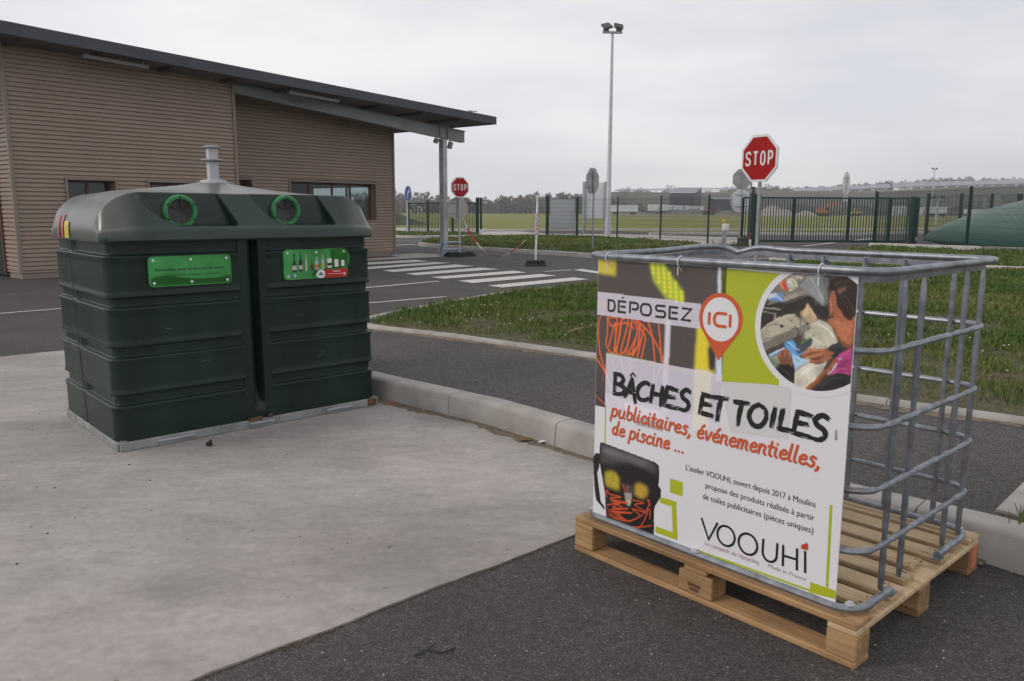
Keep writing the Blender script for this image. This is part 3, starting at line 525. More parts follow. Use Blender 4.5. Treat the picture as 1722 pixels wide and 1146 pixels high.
# grass --------------------------------------------------------------------
def vnoise(x, y, sc, seed):
    rg = np.random.default_rng(seed); T = rg.random((64, 64)); X, Y = x / sc, y / sc; i, j = np.floor(X).astype(int), np.floor(Y).astype(int); fx, fy = X - i, Y - j
    fx, fy = fx * fx * (3 - 2 * fx), fy * fy * (3 - 2 * fy); q = lambda a, b: T[a % 64, b % 64]
    return (q(i, j) * (1 - fx) + q(i + 1, j) * fx) * (1 - fy) + (q(i, j + 1) * (1 - fx) + q(i + 1, j + 1) * fx) * fy
def grow(name, poly, n, z, hgt, wid, seed, edge=.0, lo=.35):
    rg = np.random.default_rng(seed); P = np.array(poly); mn, mx = P.min(0), P.max(0); X = rg.uniform(mn[0], mx[0], n); Y = rg.uniform(mn[1], mx[1], n)
    ok = inpoly(X, Y, poly)
    # keep what the lens could see, with a margin
    dd = np.maximum(Y, .5); ok &= (np.abs(X) / dd < .95) & (Y > 2.2)
    X, Y = X[ok], Y[ok]
    den = vnoise(X, Y, .35, seed + 1) * .6 + vnoise(X, Y, 1.3, seed + 2) * .4
    k = rg.random(len(X)) < np.clip((den - .16) * 2.8, .24, 1); X, Y, den = X[k], Y[k], den[k]; n = len(X)
    dist = np.hypot(X, Y); wd = wid * (.6 + .8 * rg.random(n)) * np.clip(dist / 8, .8, 6); h = hgt * (.35 + .9 * rg.random(n)) * np.clip(den * 1.6 + .05, .35, 1.4)
    if edge:
        # short, trodden grass beside the kerb
        dmin = np.full(n, 9.)
        for a, b in zip(poly[:6], poly[1:7]):
            ax, ay = a; bx, by = b; t = np.clip(((X - ax) * (bx - ax) + (Y - ay) * (by - ay)) / ((bx - ax) ** 2 + (by - ay) ** 2), 0, 1); dmin = np.minimum(dmin, np.hypot(X - ax - t * (bx - ax), Y - ay - t * (by - ay)))
        h *= np.clip(dmin / edge, .25, 1)
    else: dmin = np.full(n, 9.)
    th = rg.uniform(0, 6.283, n); ln = rg.normal(0, .62, n) * h; la = rg.uniform(0, 6.283, n)
    ux, uy = np.cos(th) * wd / 2, np.sin(th) * wd / 2; lx, ly = np.cos(la) * ln, np.sin(la) * ln
    V = np.zeros((n, 5, 3)); zz = np.full(n, z - .005)
    V[:, 0] = np.stack([X - ux, Y - uy, zz], 1); V[:, 1] = np.stack([X + ux, Y + uy, zz], 1)
    V[:, 2] = np.stack([X - ux * .7 + lx * .35, Y - uy * .7 + ly * .35, z + h * .6], 1); V[:, 3] = np.stack([X + ux * .7 + lx * .35, Y + uy * .7 + ly * .35, z + h * .6], 1)
    V[:, 4] = np.stack([X + lx, Y + ly, z + h * np.clip(1 - np.abs(ln) / (h + 1e-6) * .4, .4, 1)], 1)
    b = np.arange(n)[:, None] * 5; T = np.concatenate([b + [0, 1, 3], b + [0, 3, 2], b + [2, 3, 4]], 0)
    o = fast_mesh(name, V.reshape(-1, 3), T, M['grass'])
    hue = np.clip(vnoise(X, Y, 1.6, seed + 5) * .9 + rg.normal(0, .22, n) - .1 + .35 * (dmin < .25), 0, 1)[:, None]
    A, B = np.array([.062, .125, .018]), np.array([.195, .205, .050]); dry = (rg.random(n) < .045 + .22 * (dmin < .3))[:, None]
    c = A * (1 - hue) + B * hue; c = np.where(dry, np.array([.30, .24, .12]) * rg.uniform(.5, 1.1, (n, 1)), c) * rg.uniform(.75, 1.25, (n, 1))
    add_color(o, np.repeat(c, 5, 0)); return struct(o, 'stuff')
grow('grass', ISL, 640000, .160, .092, .0085, 21, edge=.6)
grow('grass', PATCH, 16000, .146, .07, .006, 31)
grow('grass', FARV, 36000, .12, .085, .012, 41)
grow('grass', VR, 70000, .19, .13, .011, 51)
grow('grass', LV, 6000, .1, .13, .014, 61)
mb = MB()
for px, py in [(1330, 442), (1395, 434), (1640, 446), (1655, 452), (1648, 440), (1238, 413), (1250, 414), (1205, 412)]:
    x, y = g(px, py, .12)
    for i in range(70 if px > 1300 else 25):
        a, l = RNG.uniform(0, 6.28), RNG.uniform(.12, .48 if 1630 < px < 1660 else .28); r = RNG.uniform(0, .25); b = (x + r * math.cos(a), y + r * math.sin(a), .1); t = (b[0] + math.cos(a) * l * .5, b[1] + math.sin(a) * l * .5, .1 + l)
        mb.add([(b[0] - .012, b[1], b[2]), (b[0] + .012, b[1], b[2]), t], [(0, 1, 2)])
struct(mb.build('grass_tufts', mat('tuft_green', (.06, .10, .03), .7, noise=(6, .3))), 'stuff')
# pale clover heads and dry scraps in the grass
mb = MB(); 
for i in range(62):
    cx_, cy_ = [(-.75, 8.9), (.2, 8.2), (-.3, 9.6), (3.4, 6.0), (4.6, 5.6), (3.9, 7.2), (2.9, 8.8)][i % 7]; x, y = cx_ + RNG.normal(0, .32), cy_ + RNG.normal(0, .4)
    if not inpoly(np.array([x]), np.array([y]), ISL)[0]: continue
    mb.lathe([(.001, -.006), (.008, 0), (.006, .006), (0, .008)], (x, y, .16 + RNG.uniform(.05, .14)), n=5)
struct(mb.build('clover_flowers', mat('clover', (.62, .6, .46), .8)), 'stuff')

# ================================================================ building
M['purlin'] = mat('purlin_dark', (.07, .065, .06), .6, noise=(2, .1)); M['eaves'] = mat('eaves_grey', (.20, .19, .175), .5, noise=(2, .1))
BA, BZ = (-9.82, 15.92), R(49.8)
bld = thing('reception_building', 'low building in brown ribbed cladding with a dark sloping roof and open canopy', 'building', (BA[0], BA[1], 0), BZ)
zr = lambda s: 4.545 - .0367 * s                       # underside of the roof
def siding(s0, s1, z0, z1, yy, name='wall', axis='x', cut=True, flip=1):
    m_ = MB(); pitch = .0872; prof = []; z = z0
    k = math.floor(z0 / pitch); z = k * pitch
    while z < z1:
        for a, d in ((.0, 0), (.057, .003), (.061, .034), (.079, .034), (.0865, 0)):
            zz = z + a
            if z0 <= zz <= z1: prof.append((zz, d))
        z += pitch
    prof = [(z0, 0)] + prof + [(z1, 0)]
    if axis == 'x': rows = [[(s, yy + d, zz) for zz, d in prof] for s in (s0, s1)]
    else: rows = [[(yy + d * flip, s, zz) for zz, d in prof] for s in (s0, s1)]
    m_.grid(rows); return m_
def wallobj(parts, cut=True):
    m_ = MB()
    for p in parts: m_.add(p.v, p.f)
    me = bpy.data.meshes.new('wall'); me.from_pydata(m_.v, [], m_.f); me.materials.append(M['siding'])
    bm = bmesh.new(); bm.from_mesh(me)
    if cut: bmesh.ops.bisect_plane(bm, geom=bm.verts[:] + bm.edges[:] + bm.faces[:], plane_co=(0, 0, zr(0) + .012), plane_no=(.0367, 0, 1), clear_outer=True)
    bm.to_mesh(me); bm.free(); o = bpy.data.objects.new('wall', me); COL.objects.link(o); o.parent = bld; return o
W1 = [(1.006, 1.967), (2.706, 3.80)]; ZH, ZS = 1.99, 1.02; S1 = 4.87; SE = 10.84; RY = 1.1
wallobj([siding(0, S1, ZH + .05, 4.8, 0), siding(0, S1, .12, ZS, 0), siding(0, 1.006 - .05, ZS, ZH + .05, 0), siding(1.967 + .05, 2.706 - .05, ZS, ZH + .05, 0), siding(3.80 + .05, S1, ZS, ZH + .05, 0)])
W2 = [(5.3, 5.95), (7.13, 10.12)]; ZH2, ZS2 = 2.16, 1.10
wallobj([siding(S1, SE, ZH2 + .06, 4.6, RY), siding(S1, SE, .12, ZS2, RY), siding(S1, 5.3 - .05, ZS2, ZH2 + .06, RY), siding(6.0, 7.08, ZS2, ZH2 + .06, RY), siding(10.17, SE, ZS2, ZH2 + .06, RY)])
wallobj([siding(.0, RY, .12, 4.8, S1, axis='y', flip=-1)])
# far end wall with the window one looks out through
wallobj([siding(RY, 7.5, ZH2, 4.6, SE, axis='y', flip=-1), siding(RY, 7.5, .12, ZS2, SE, axis='y', flip=-1), siding(RY, RY + .5, ZS2, ZH2, SE, axis='y', flip=-1), siding(5.2, 7.5, ZS2, ZH2, SE, axis='y', flip=-1)])
wallobj([siding(0, .78, .12, 4.8, 0, axis='y'), siding(.78, 7.5, 2.35, 4.8, 0, axis='y'), siding(1.9, 7.5, .12, 2.35, 0, axis='y')])
wallobj([siding(0, SE, .12, 4.8, 7.5)])
mb = MB()
for c_, d_ in (((S1 / 2, .045, .06), (S1 - .06, .03, .13)), (((S1 + SE) / 2 - .05, RY + .045, .06), (SE - S1 - .16, .03, .13)), ((.045, .40, .06), (.03, .67, .13)), ((SE - .08, 4.3, .06), (.03, 6.3, .13))):
    m_ = MB(); m_.box(c_, d_); m_.build('plinth', M['trim'], bld)
mb = MB()
def corner(x, y, z1): m_ = MB(); m_.box((x, y, (.115 + z1) / 2), (.07, .07, z1 - .115)); m_.build('corner_trim', M['trim'], bld)
corner(.0, .0, zr(0) - .01); corner(S1 + .003, .003, zr(S1) - .01); corner(SE + .003, RY + .003, zr(SE) - .01)
def window(s0, s1, zb, zt, yy, frames, deep=.28, red=True):
    m_ = MB(); f = .045
    for a, b, c, d in ((s0 - f, s0, zb - f, zt + f), (s1, s1 + f, zb - f, zt + f), (s0, s1, zt, zt + f), (s0, s1, zb - f, zb)): m_.box(((a + b) / 2, yy + deep / 2 - .012, (c + d) / 2), (b - a, deep + .03, d - c))
    o = m_.build('window', M['trim'], bld)
    m_ = MB(); k = .05; y2 = yy + deep - .03
    m_.box(((s0 + s1) / 2, y2, zt - k / 2), (s1 - s0, .05, k)); m_.box(((s0 + s1) / 2, y2, zb + k / 2), (s1 - s0, .05, k))
    for x in [s0 + k / 2, s1 - k / 2] + frames: m_.box((x, y2, (zb + zt) / 2), (k, .046, zt - zb - 2 * k))
    m_.build('frame', M['winframe'], o)
    m_ = MB(); m_.box(((s0 + s1) / 2, y2 + .004, (zb + zt) / 2), (s1 - s0, .006, zt - zb)); m_.build('pane', M['glass'], o)
    return o
for a, b in W1: window(a, b, ZS, ZH, 0, [(a + b) / 2])
window(*W2[0], ZS2, ZH2, RY, []); window(*W2[1], ZS2, ZH2, RY, [7.9, 8.7, 9.35])
m_ = MB(); 
for a, b in ((1.6, 1.66), (3.3, 3.36), (5.14, 5.2)): m_.box((SE - .05, (a + b) / 2, 1.63), (.06, b - a, ZH2 - ZS2))
m_.box((SE - .05, 3.4, ZH2 - .03), (.056, 3.5, .05)); o = m_.build('window', M['winframe'], bld)
m_ = MB(); m_.box((SE - .045, 3.4, 1.63), (.006, 3.5, ZH2 - ZS2)); m_.build('pane', M['glass'], o)
mb = MB(); mb.box((5.2, 4.4, .03), (10.2, 6.0, .04)); mb.box((5.2, 4.4, 2.6), (10.9, 6.1, .04)); mb.box((5.0, 2.6, 1.3), (.05, 2.5, 2.5)); mb.box((3.8, 7.3, 1.3), (7.2, .05, 2.5)); mb.build('interior', mat('interior_grey', (.05, .045, .045), .9), bld)
mb = MB(); mb.box((.06, 1.34, 1.18), (.05, 1.06, 2.3)); dr = mb.build('door', M['black'], bld)
mb = MB(); mb.box((-.005, .80, 1.2), (.05, .05, 2.3)); mb.box((-.005, 1.88, 1.2), (.05, .05, 2.3)); mb.box((-.005, 1.34, 2.375), (.05, 1.13, .05)); mb.build('frame', M['winframe'], dr)
mb = MB(); mb.tube([(-.01, .95, 1.05), (-.06, .95, 1.05), (-.06, 1.07, 1.05)], .012); mb.build('handle', M['galv'], dr)
# roof: a thin slab with a deep dark edge all round
S0R, S1R, Y0, Y1, TH = -2.2, 13.36, -.9, 8.6, .215
def slab(s0, s1, y0, y1, d0, d1, m_):
    vs = [(s, y, zr(s) + d) for d in (d0, d1) for s, y in ((s0, y0), (s1, y0), (s1, y1), (s0, y1))]
    m_.add(vs, [(3, 2, 1, 0), (4, 5, 6, 7), (0, 1, 5, 4), (1, 2, 6, 5), (2, 3, 7, 6), (3, 0, 4, 7)])
mb = MB(); slab(S0R + .03, S1R - .03, Y0 + .03, Y1 - .03, .012, .16, mb); mb.build('soffit', M['soffit'], bld)
mb = MB(); slab(S0R, S1R, Y0, Y1, .165, TH, mb); slab(S0R, S1R, Y0, Y0 + .026, -.012, .163, mb); slab(S1R - .026, S1R, Y0 + .028, Y1, -.012, .163, mb); slab(S0R, S0R + .026, Y0 + .028, Y1, -.012, .163, mb)
mb.build('roof', M['roof'], bld)
mb = MB(); s = -1.4
while s < 13.2:
    m2 = MB(); slab(s, s + .12, Y0 + .34, (-.03 if s < S1 else Y1 - .1), -.06, .010, m2); s += 1.48; m2.build('purlin', M['purlin'], bld)
# sloping beam and post
mb = MB()
bt = lambda s: 4.36 - .0640 * (s - 4.9); bb = lambda s: 4.13 - .0815 * (s - 4.9)
def beam_piece(s0, s1, y, w_, f0, f1):
    vs = [(s, y + e * w_ / 2, f(s)) for f in (f0, f1) for s, e in ((s0, -1), (s1, -1), (s1, 1), (s0, 1))]
    mb.add(vs, [(3, 2, 1, 0), (4, 5, 6, 7), (0, 1, 5, 4), (1, 2, 6, 5), (2, 3, 7, 6), (3, 0, 4, 7)])
s0, s1 = S1 + .05, 12.85
beam_piece(s0, s1, .0, .014, lambda s: bb(s) + .016, lambda s: bt(s) - .016); beam_piece(s0, s1, .0, .15, lambda s: bt(s) - .015, bt); beam_piece(s0, s1 - .12, .0, .15, bb, lambda s: bb(s) + .015)
for s in (11.74, 12.06): mb.box((s, 0, (bt(s) + bb(s)) / 2), (.014, .13, bt(s) - bb(s) - .04))
mb.build('canopy_beam', M['beam'], bld)
mb = MB(); mb.box((11.9, 0, 1.78), (.012, .16, 3.5)); mb.box((11.9, -.085, 1.78), (.17, .014, 3.5)); mb.box((11.9, .085, 1.78), (.17, .014, 3.5)); mb.box((11.9, 0, .012), (.3, .3, .024))
mb.box((11.9, 0, 3.53), (.42, .2, .014)); mb.build('column', M['galv_light'], bld)
for s in (11.55, 12.15):
    mb = MB(); mb.tube([(s, -.05, bb(s) + .0), (s, -.05, bb(s) - .10)], .022); mb.bar((s, -.10, bb(s) - .07), (s, -.02, bb(s) - .26 if s > 12 else bb(s) - .17), .13, .09); mb.build('floodlight', M['galv_dull'], bld)
for a, b in ((1.25, 2.55), (6.0, 7.5)):
    mb = MB(); s = (a + b) / 2; mb.bar((a, -.62, zr(a) - .11), (b, -.62, zr(b) - .11), .1, .07); mb.box((a + .1, -.62, zr(a) - .04), (.04, .04, .1)); mb.box((b - .1, -.62, zr(b) - .04), (.04, .04, .1)); mb.build('eaves_light', M['eaves'], bld)
mb = MB(); x = 12.2; mb.box((x, -.86, zr(x) + .235), (.12, .07, .04)); mb.tube([(x + .08, -.86, zr(x) + .24), (x + .3, -.86, zr(x) + .26)], .015); mb.build('roof_camera', M['galv_dull'], bld)
sheet('apron', [tuple(Vector(BA) + Matrix.Rotation(BZ, 2) @ Vector(p)) for p in ((8.6, -.35), (12.3, -.4), (12.3, 1.6), (10.6, 1.6), (10.6, .6), (8.6, .6))], .0, M['sand_path'])
# hoop guard round the post
hg = thing('hoop_guard', 'blue grey tubular steel hoop guard at the foot of the canopy post', 'guard', (-2.05, 24.86, 0), R(20))
mb = MB(); 
for dy in (-.17, .17):
    mb.tube(smoothpts([(-.16, dy, 0), (-.15, dy, .28), (-.04, dy, .40), (.12, dy, .42), (.36, dy, .42)], 5), .03)
mb.tube(smoothpts([(.36, -.17, .42), (.44, -.12, .42), (.46, 0, .42), (.44, .12, .42), (.36, .17, .42)], 4), .03)
mb.build('upper_hoop', mat('guard_blue', (.30, .37, .45), .45, metal=.3, noise=(6, .1)), hg, smooth=True)
mb = MB(); mb.tube(smoothpts([(-.14, -.17, .2), (.3, -.17, .2), (.42, -.1, .2), (.44, .05, .2), (.36, .17, .2), (-.12, .17, .2)], 4), .028); mb.build('lower_hoop', bpy.data.materials['guard_blue'], hg, smooth=True)
# ================================================================ glass container
BO, BR = (-2.28, 4.48), R(42.4)
gb = thing('glass_bank', 'big dark green plastic glass bank with two round openings and a grey lifting post', 'recycling bin', (*BO, 0), BR)
def sm(a, b, x): t = np.clip((x - a) / (b - a), 0, 1); return t * t * (3 - 2 * t)
X0, X1, YA, YB, RC = -.002, 1.745, .016, 1.128, .065
per = []
def addp(x, y, nx, ny, side): per.append((x, y, nx, ny, side))
xs = np.unique(np.concatenate([np.linspace(X0 + RC, X1 - RC, 130), np.linspace(.74, 1.0, 80)]))
for x in xs: addp(x, YA, 0, 1, 0)
for t in np.linspace(0, math.pi / 2, 12)[1:-1]: addp(X1 - RC + RC * math.sin(t), YA + RC - RC * math.cos(t), -math.sin(t), math.cos(t), 4)
for y in np.linspace(YA + RC, YB - RC, 30): addp(X1, y, -1, 0, 1)
for t in np.linspace(0, math.pi / 2, 12)[1:-1]: addp(X1 - RC + RC * math.cos(t), YB - RC + RC * math.sin(t), -math.cos(t), -math.sin(t), 4)
for x in np.linspace(X1 - RC, X0 + RC, 40): addp(x, YB, 0, -1, 2)
for t in np.linspace(0, math.pi / 2, 12)[1:-1]: addp(X0 + RC - RC * math.sin(t), YB - RC + RC * math.cos(t), math.sin(t), -math.cos(t), 4)
for y in np.linspace(YB - RC, YA + RC, 120): addp(X0, y, 1, 0, 3)
for t in np.linspace(0, math.pi / 2, 12)[1:-1]: addp(X0 + RC - RC * math.cos(t), YA + RC - RC * math.sin(t), math.cos(t), math.sin(t), 4)
P = np.array(per)
bands = [(.268, .322), (.548, .603), (.842, .890), (1.142, 1.22)]
zs = [.045, .06]
for a, b in bands: zs += list(np.linspace(a - .014, a + .008, 7)) + list(np.linspace(b - .006, b + .012, 6))
zs = np.unique(np.clip(np.concatenate([zs, np.linspace(.06, 1.225, 50)]), .045, 1.225))
Zg = zs[None, :]; x = P[:, 0:1]; y = P[:, 1:2]; sd_ = P[:, 4:5]
bandm = np.zeros((len(P), len(zs)))
for i, (a, b) in enumerate(bands): bandm = np.maximum(bandm, sm(a - .008, a + .001, Zg) * (1 - sm(b - .001, b + .004, Zg)))
f_on = np.where(sd_ == 0, np.maximum(1 - sm(.768, .774, x), sm(.955, .961, x)), 1.)
ysm = .60 + .17 * (Zg / 1.2)                                     # seam on the end face leans back with height
l_on = np.where(sd_ == 3, np.maximum(1 - sm(-.060, -.050, y - ysm), sm(.03, .04, y - ysm)), 1.)
D = bandm * .019 * f_on * l_on
gr = np.where(sd_ == 0, np.clip(1 - np.abs(x - .868) / .037, 0, 1), 0); D = D + .085 * np.clip(gr * 1.7, 0, 1) * sm(.10, .24, Zg)
D = D + np.where(sd_ == 3, .006 * np.exp(-((y - ysm) / .016) ** 4), 0)
D = D - .010 * sm(1.1, 0, Zg) + .012 * sm(.10, .05, Zg) * 0
for i, (a, b) in enumerate(bands): D = D - .0085 * np.exp(-((Zg - (a - .016)) / .012) ** 2) * f_on - .006 * np.exp(-((Zg - (b + .012)) / .009) ** 2) * f_on
BX, BY = x + P[:, 2:3] * D, y + P[:, 3:4] * D
mb = MB(); mb.grid([[(BX[i, j], BY[i, j], zs[j]) for j in range(len(zs))] for i in range(len(P))], wrap=True)
mb.build('body', M['green_plastic'], gb, smooth=True, angle=60)
# lid
def lid_point(x, t):
    """t 0..1 from the front skirt over the top to the back skirt"""
    return None
lx0, lx1, ly0, ly1 = -.022, 1.766, -.026, 1.140; rl = .25
dd = np.concatenate([rl * (1 - np.cos(np.linspace(0, math.pi / 2, 26))), np.linspace(rl, (lx1 - lx0) / 2, 110)[1:]])
lx = np.concatenate([lx0 + dd, (lx1 - dd)[::-1][1:]])
ZB, ZT = 1.212, 1.497
front = [(ly0 + .012, ZB), (ly0, ZB + .012)] + [(ly0 + .004 * k / 4, ZB + .012 + .056 * k / 4) for k in range(1, 5)]
q = np.linspace(0, 1, 48)[1:]
fac = [(ly0 + .004 + .012 * sm(0, .12, k) + .085 * k, ZB + .068 + (ZT - ZB - .068) * k) for k in q]
fac = fac[:-1] + [(fac[-1][0] + .002, ZT - .004), (fac[-1][0] + .008, ZT)]
ymid = (ly0 + ly1) / 2; yf = fac[-1][0]
top = [(yf + (ymid - yf) * k, k) for k in np.linspace(0, 1, 22)[1:]]
rows = []; holes = [(.452, 1.385), (1.135, 1.393)]
for xi in lx:
    d = min(xi - lx0, lx1 - xi); e = max(0, 1 - ((rl - d) / rl) ** 2.1) ** (1 / 2.05) if d < rl else 1.
    pl = .12; ins = (pl - math.sqrt(max(0, pl * pl - (pl - d) ** 2))) * .6 if d < pl else 0.
    crown = .085 * max(0, 1 - abs(xi - .862) / .83) ** 1.15 + .014 * math.exp(-((xi - .862) / .13) ** 2)
    pts = []
    for (yy, zz) in front: pts.append((yy, zz))
    for (yy, zz) in fac:
        for hx, hz in holes:
            zt = np.clip((zz - 1.305) / .19, 0, 1); ul = hx - .13 - .13 * zt ** 1.3; ur = hx + .325 - .095 * zt
            mk = float(sm(ul - .012, ul + .016, xi) * (1 - sm(ur - .012, ur + .006, xi)) * sm(1.300, 1.312, zz))
            if zt < .42: q9 = .10 * (1 - zt / .42) ** 2; mk *= float(sm(ul + q9, ul + q9 + .02, xi))
            yy = yy + mk * max(0, (.088 - yy))
        pts.append((yy, zz))
    for (yy, k) in top: pts.append((yy, ZT + crown * (k ** 1.2)))
    half = len(pts)
    back = [(ly1 - (yy - ly0), zz) for yy, zz in (front + fac)] ; back += [(ly1 - (yy - ly0), ZT + crown * (k ** 1.2)) for yy, k in top[:-1]]
    pts += back[::-1]
    row = []
    for yy, zz in pts:
        ys = ymid + (yy - ymid) * (1 - ins / (ymid - ly0)); row.append((xi, ys, ZB + .055 + (zz - ZB - .055) * e if zz > ZB + .055 else zz))
    rows.append(row)
rows = [[(p[0], p[1], ZB) for p in rows[0]]] + rows + [[(p[0], p[1], ZB) for p in rows[-1]]]
mb = MB(); mb.grid(rows)
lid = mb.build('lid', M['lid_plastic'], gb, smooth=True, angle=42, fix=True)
LV_ = np.array([v.co for v in lid.data.vertices]); ed = np.minimum(LV_[:, 0] - lx0, lx1 - LV_[:, 0]); q9 = np.maximum(1 - sm(.10, .26, ed), sm(ZT - .004, ZT + .01, LV_[:, 2]))      # shoulders and crown paler: sun and sky sheen painted into the colour
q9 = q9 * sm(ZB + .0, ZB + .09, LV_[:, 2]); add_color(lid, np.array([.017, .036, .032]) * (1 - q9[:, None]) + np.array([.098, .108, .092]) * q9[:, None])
for hx, hz in holes:
    mb = MB(); Mx = Matrix.Rotation(R(90), 3, 'X')       # lathe axis towards -y
    yw = .085
    mb.lathe([(.074, .0), (.074, .020), (.079, .030), (.094, .030), (.101, .022), (.103, .0)], (hx, yw, hz), n=40, M=Mx, cap=False)
    rg_ = mb.build('opening_ring', M['ring_green'], lid, smooth=True)
    for k in range(6):
        mb = MB(); a0_, a1_ = 2 * math.pi * k / 6 + .55, 2 * math.pi * (k + 1) / 6 + .52
        pts = [(hx, yw - .004, hz)] + [(hx + .075 * math.cos(a0_ + (a1_ - a0_) * j / 5), yw - .008 - .010 * (j / 5), hz + .075 * math.sin(a0_ + (a1_ - a0_) * j / 5)) for j in range(6)]
        mb.add(pts, [(0, i_, i_ + 1) for i_ in range(1, 6)]); mb.build('rubber_flap', M['flap'], lid)
    mb = MB(); mb.lathe([(.075, .0005), (0, .0005)], (hx, yw, hz), n=24, M=Mx); mb.build('opening_back', M['black'], lid)
    for k in range(6):
        mb = MB(); a = R(30 + 60 * k); mb.lathe([(.006, .0), (.006, .004), (.0, .006)], (hx + .087 * math.cos(a), yw - .029, hz + .087 * math.sin(a)), n=8, M=Mx); mb.build('ring_bolt', M['black'], lid)
# lifting post
mb = MB(); cx_, cy_ = .862, ymid
mb.lathe([(.088, 1.572), (.085, 1.592), (.05, 1.598), (0, 1.598)], (cx_, cy_, 0), n=32)
mb.box((cx_, cy_, 1.70), (.062, .05, .23)); mb.build('lifting_post', M['galv_light'], gb, smooth=True)
for z, r in ((1.727, .074), (1.812, .060)):
    mb = MB(); mb.lathe([(r - .012, z - .009), (r, z - .004), (r, z + .002), (r * .7, z + .008), (0, z + .011)], (cx_, cy_, 0), n=28); mb.build('lifting_flange', M['galv_dull'], gb, smooth=True)
# steel base frame, hinges
mb = MB()
for c, d in (((.875, -.006, .027), (1.76, .022, .05)), ((.875, 1.13, .027), (1.76, .022, .05)), ((-.006, .562, .027), (.022, 1.11, .05)), ((1.756, .562, .027), (.022, 1.11, .05))): mb.box(c, d, ch=.003)
mb.box((.875, .56, .052), (1.735, 1.10, .012))
bf = mb.build('base_frame', M['frame_grey'], gb)
for hx, ln in ((.31, .22), (.86, .17), (1.43, .2)):
    mb = MB(); mb.tube([(hx - ln / 2, -.026, .03), (hx + ln / 2, -.026, .03)], .0105, n=12)
    for k in (-.25, .25): mb.tube([(hx + k * ln - .004, -.026, .03), (hx + k * ln + .004, -.026, .03)], .013, n=12)
    mb.box((hx, -.0185, .018), (ln * .9, .004, .03)); mb.build('hinge', M['galv_dull'], bf, smooth=True)
for c_, d_ in (((.82, -.0185, .058), (.09, .006, .025)), ((1.70, -.018, .03), (.07, .004, .05)), ((.92, -.0185, .064), (.03, .006, .02))): mb = MB(); mb.box(c_, d_); mb.build('rust_patch', M['rust'], bf)
for q9 in ([(1.30, .40), (1.325, .425), (1.338, .445)], [(.50, .47), (.53, .478), (.56, .476)], [(1.15, .70), (1.19, .704)], [(.30, .70), (.34, .69)]): mb = MB(); ribbon(mb, q9, .004, lambda a, b, l=0: (a, .0085 - l, b)); mb.build('scratch', bpy.data.materials.get('scratch_grey') or mat('scratch_grey', (.09, .11, .10), .5), gb)
# plates
PF = lambda x, y, l=0: (x, -.003 - l, y)
def rrect(x0, y0, x1, y1, r, n=6):
    o = []
    for cx, cy, a in ((x1 - r, y1 - r, 0), (x0 + r, y1 - r, 90), (x0 + r, y0 + r, 180), (x1 - r, y0 + r, 270)):
        for k in range(n + 1): o.append((cx + r * math.cos(R(a + 90 * k / n)), cy + r * math.sin(R(a + 90 * k / n))))
    return o
def plate(x0, z0, x1, z1):
    mb = MB(); mb.prism(rrect(x0, z0, x1, z1, .026), .0, .006, lambda x, y, z: (x, .011 - z * 2.4, y)); o = mb.build('sign_plate', M['sign_green'], gb, fix=True)
    Mx = Matrix.Rotation(R(90), 3, 'X')
    for px in (x0 + .028, (x0 + x1) / 2, x1 - .028):
        for pz in (z0 + .022, z1 - .022): mb = MB(); mb.lathe([(.0085, 0), (.0075, .004), (0, .006)], (px, -.0035, pz), n=10, M=Mx); mb.build('rivet', M['white'], o, smooth=True)
    return o
p1 = plate(.222, .948, .715, 1.126); p2 = plate(1.068, .944, 1.542, 1.141)
mb = MB(); put_text(mb, 'Bouteilles, pots et bocaux en verre', .262, .672, 1.040, .027, lambda x, y: PF(x, y, .0008), bold=.02); put_text(mb, '(sans couvercle, ni capsule, ni bouchon)', .305, .64, 1.008, .019, lambda x, y: PF(x, y, .0008), bold=.012); mb.build('lettering', M['sign_dark'], p1)
def swoosh(p, pts, m=None):
    mb = MB(); mb.flat(smoothpts(pts, 5), lambda x, y: PF(x, y, .0004)); mb.build('printed_leaf', m or bpy.data.materials['plate_green_deep'], p)
mat('plate_green_deep', (.025, .20, .02), .4)
swoosh(p1, [(.235, .955), (.24, 1.0), (.32, 1.012), (.45, .992), (.60, .985), (.70, .995), (.705, .955)][::1]); swoosh(p2, [(1.41, 1.135), (1.535, 1.135), (1.537, 1.015), (1.30, 1.0), (1.27, .955), (1.33, .99), (1.42, 1.04)])
def bottle(p, x, z0, h, w_, neck, m, lab=None, band=None):
    mb = MB(); n = w_ * .16
    pts = [(x - w_ / 2, z0), (x + w_ / 2, z0), (x + w_ / 2, z0 + h * (1 - neck)), (x + n, z0 + h * (1 - neck * .55)), (x + n, z0 + h), (x - n, z0 + h), (x - n, z0 + h * (1 - neck * .55)), (x - w_ / 2, z0 + h * (1 - neck))]
    mb.flat(pts, lambda a, b: PF(a, b, .0008)); o = mb.build('printed_bottle', m, p)
    if lab:
        mb = MB(); mb.flat([(x - w_ / 2, z0 + h * .12), (x + w_ / 2, z0 + h * .12), (x + w_ / 2, z0 + h * .36), (x - w_ / 2, z0 + h * .36)], lambda a, b: PF(a, b, .0012)); mb.build('printed_label', lab, o)
bg_ = mat('bottle_green', (.02, .035, .025), .4); am = mat('bottle_brown', (.10, .03, .02), .4); pl_ = mat('label_cream', (.5, .47, .4), .5); orr = mat('label_orange', (.6, .17, .03), .5); yl = mat('label_yellow', (.5, .42, .03), .5); gy = mat('jar_grey', (.42, .44, .44), .4)
bz = .993
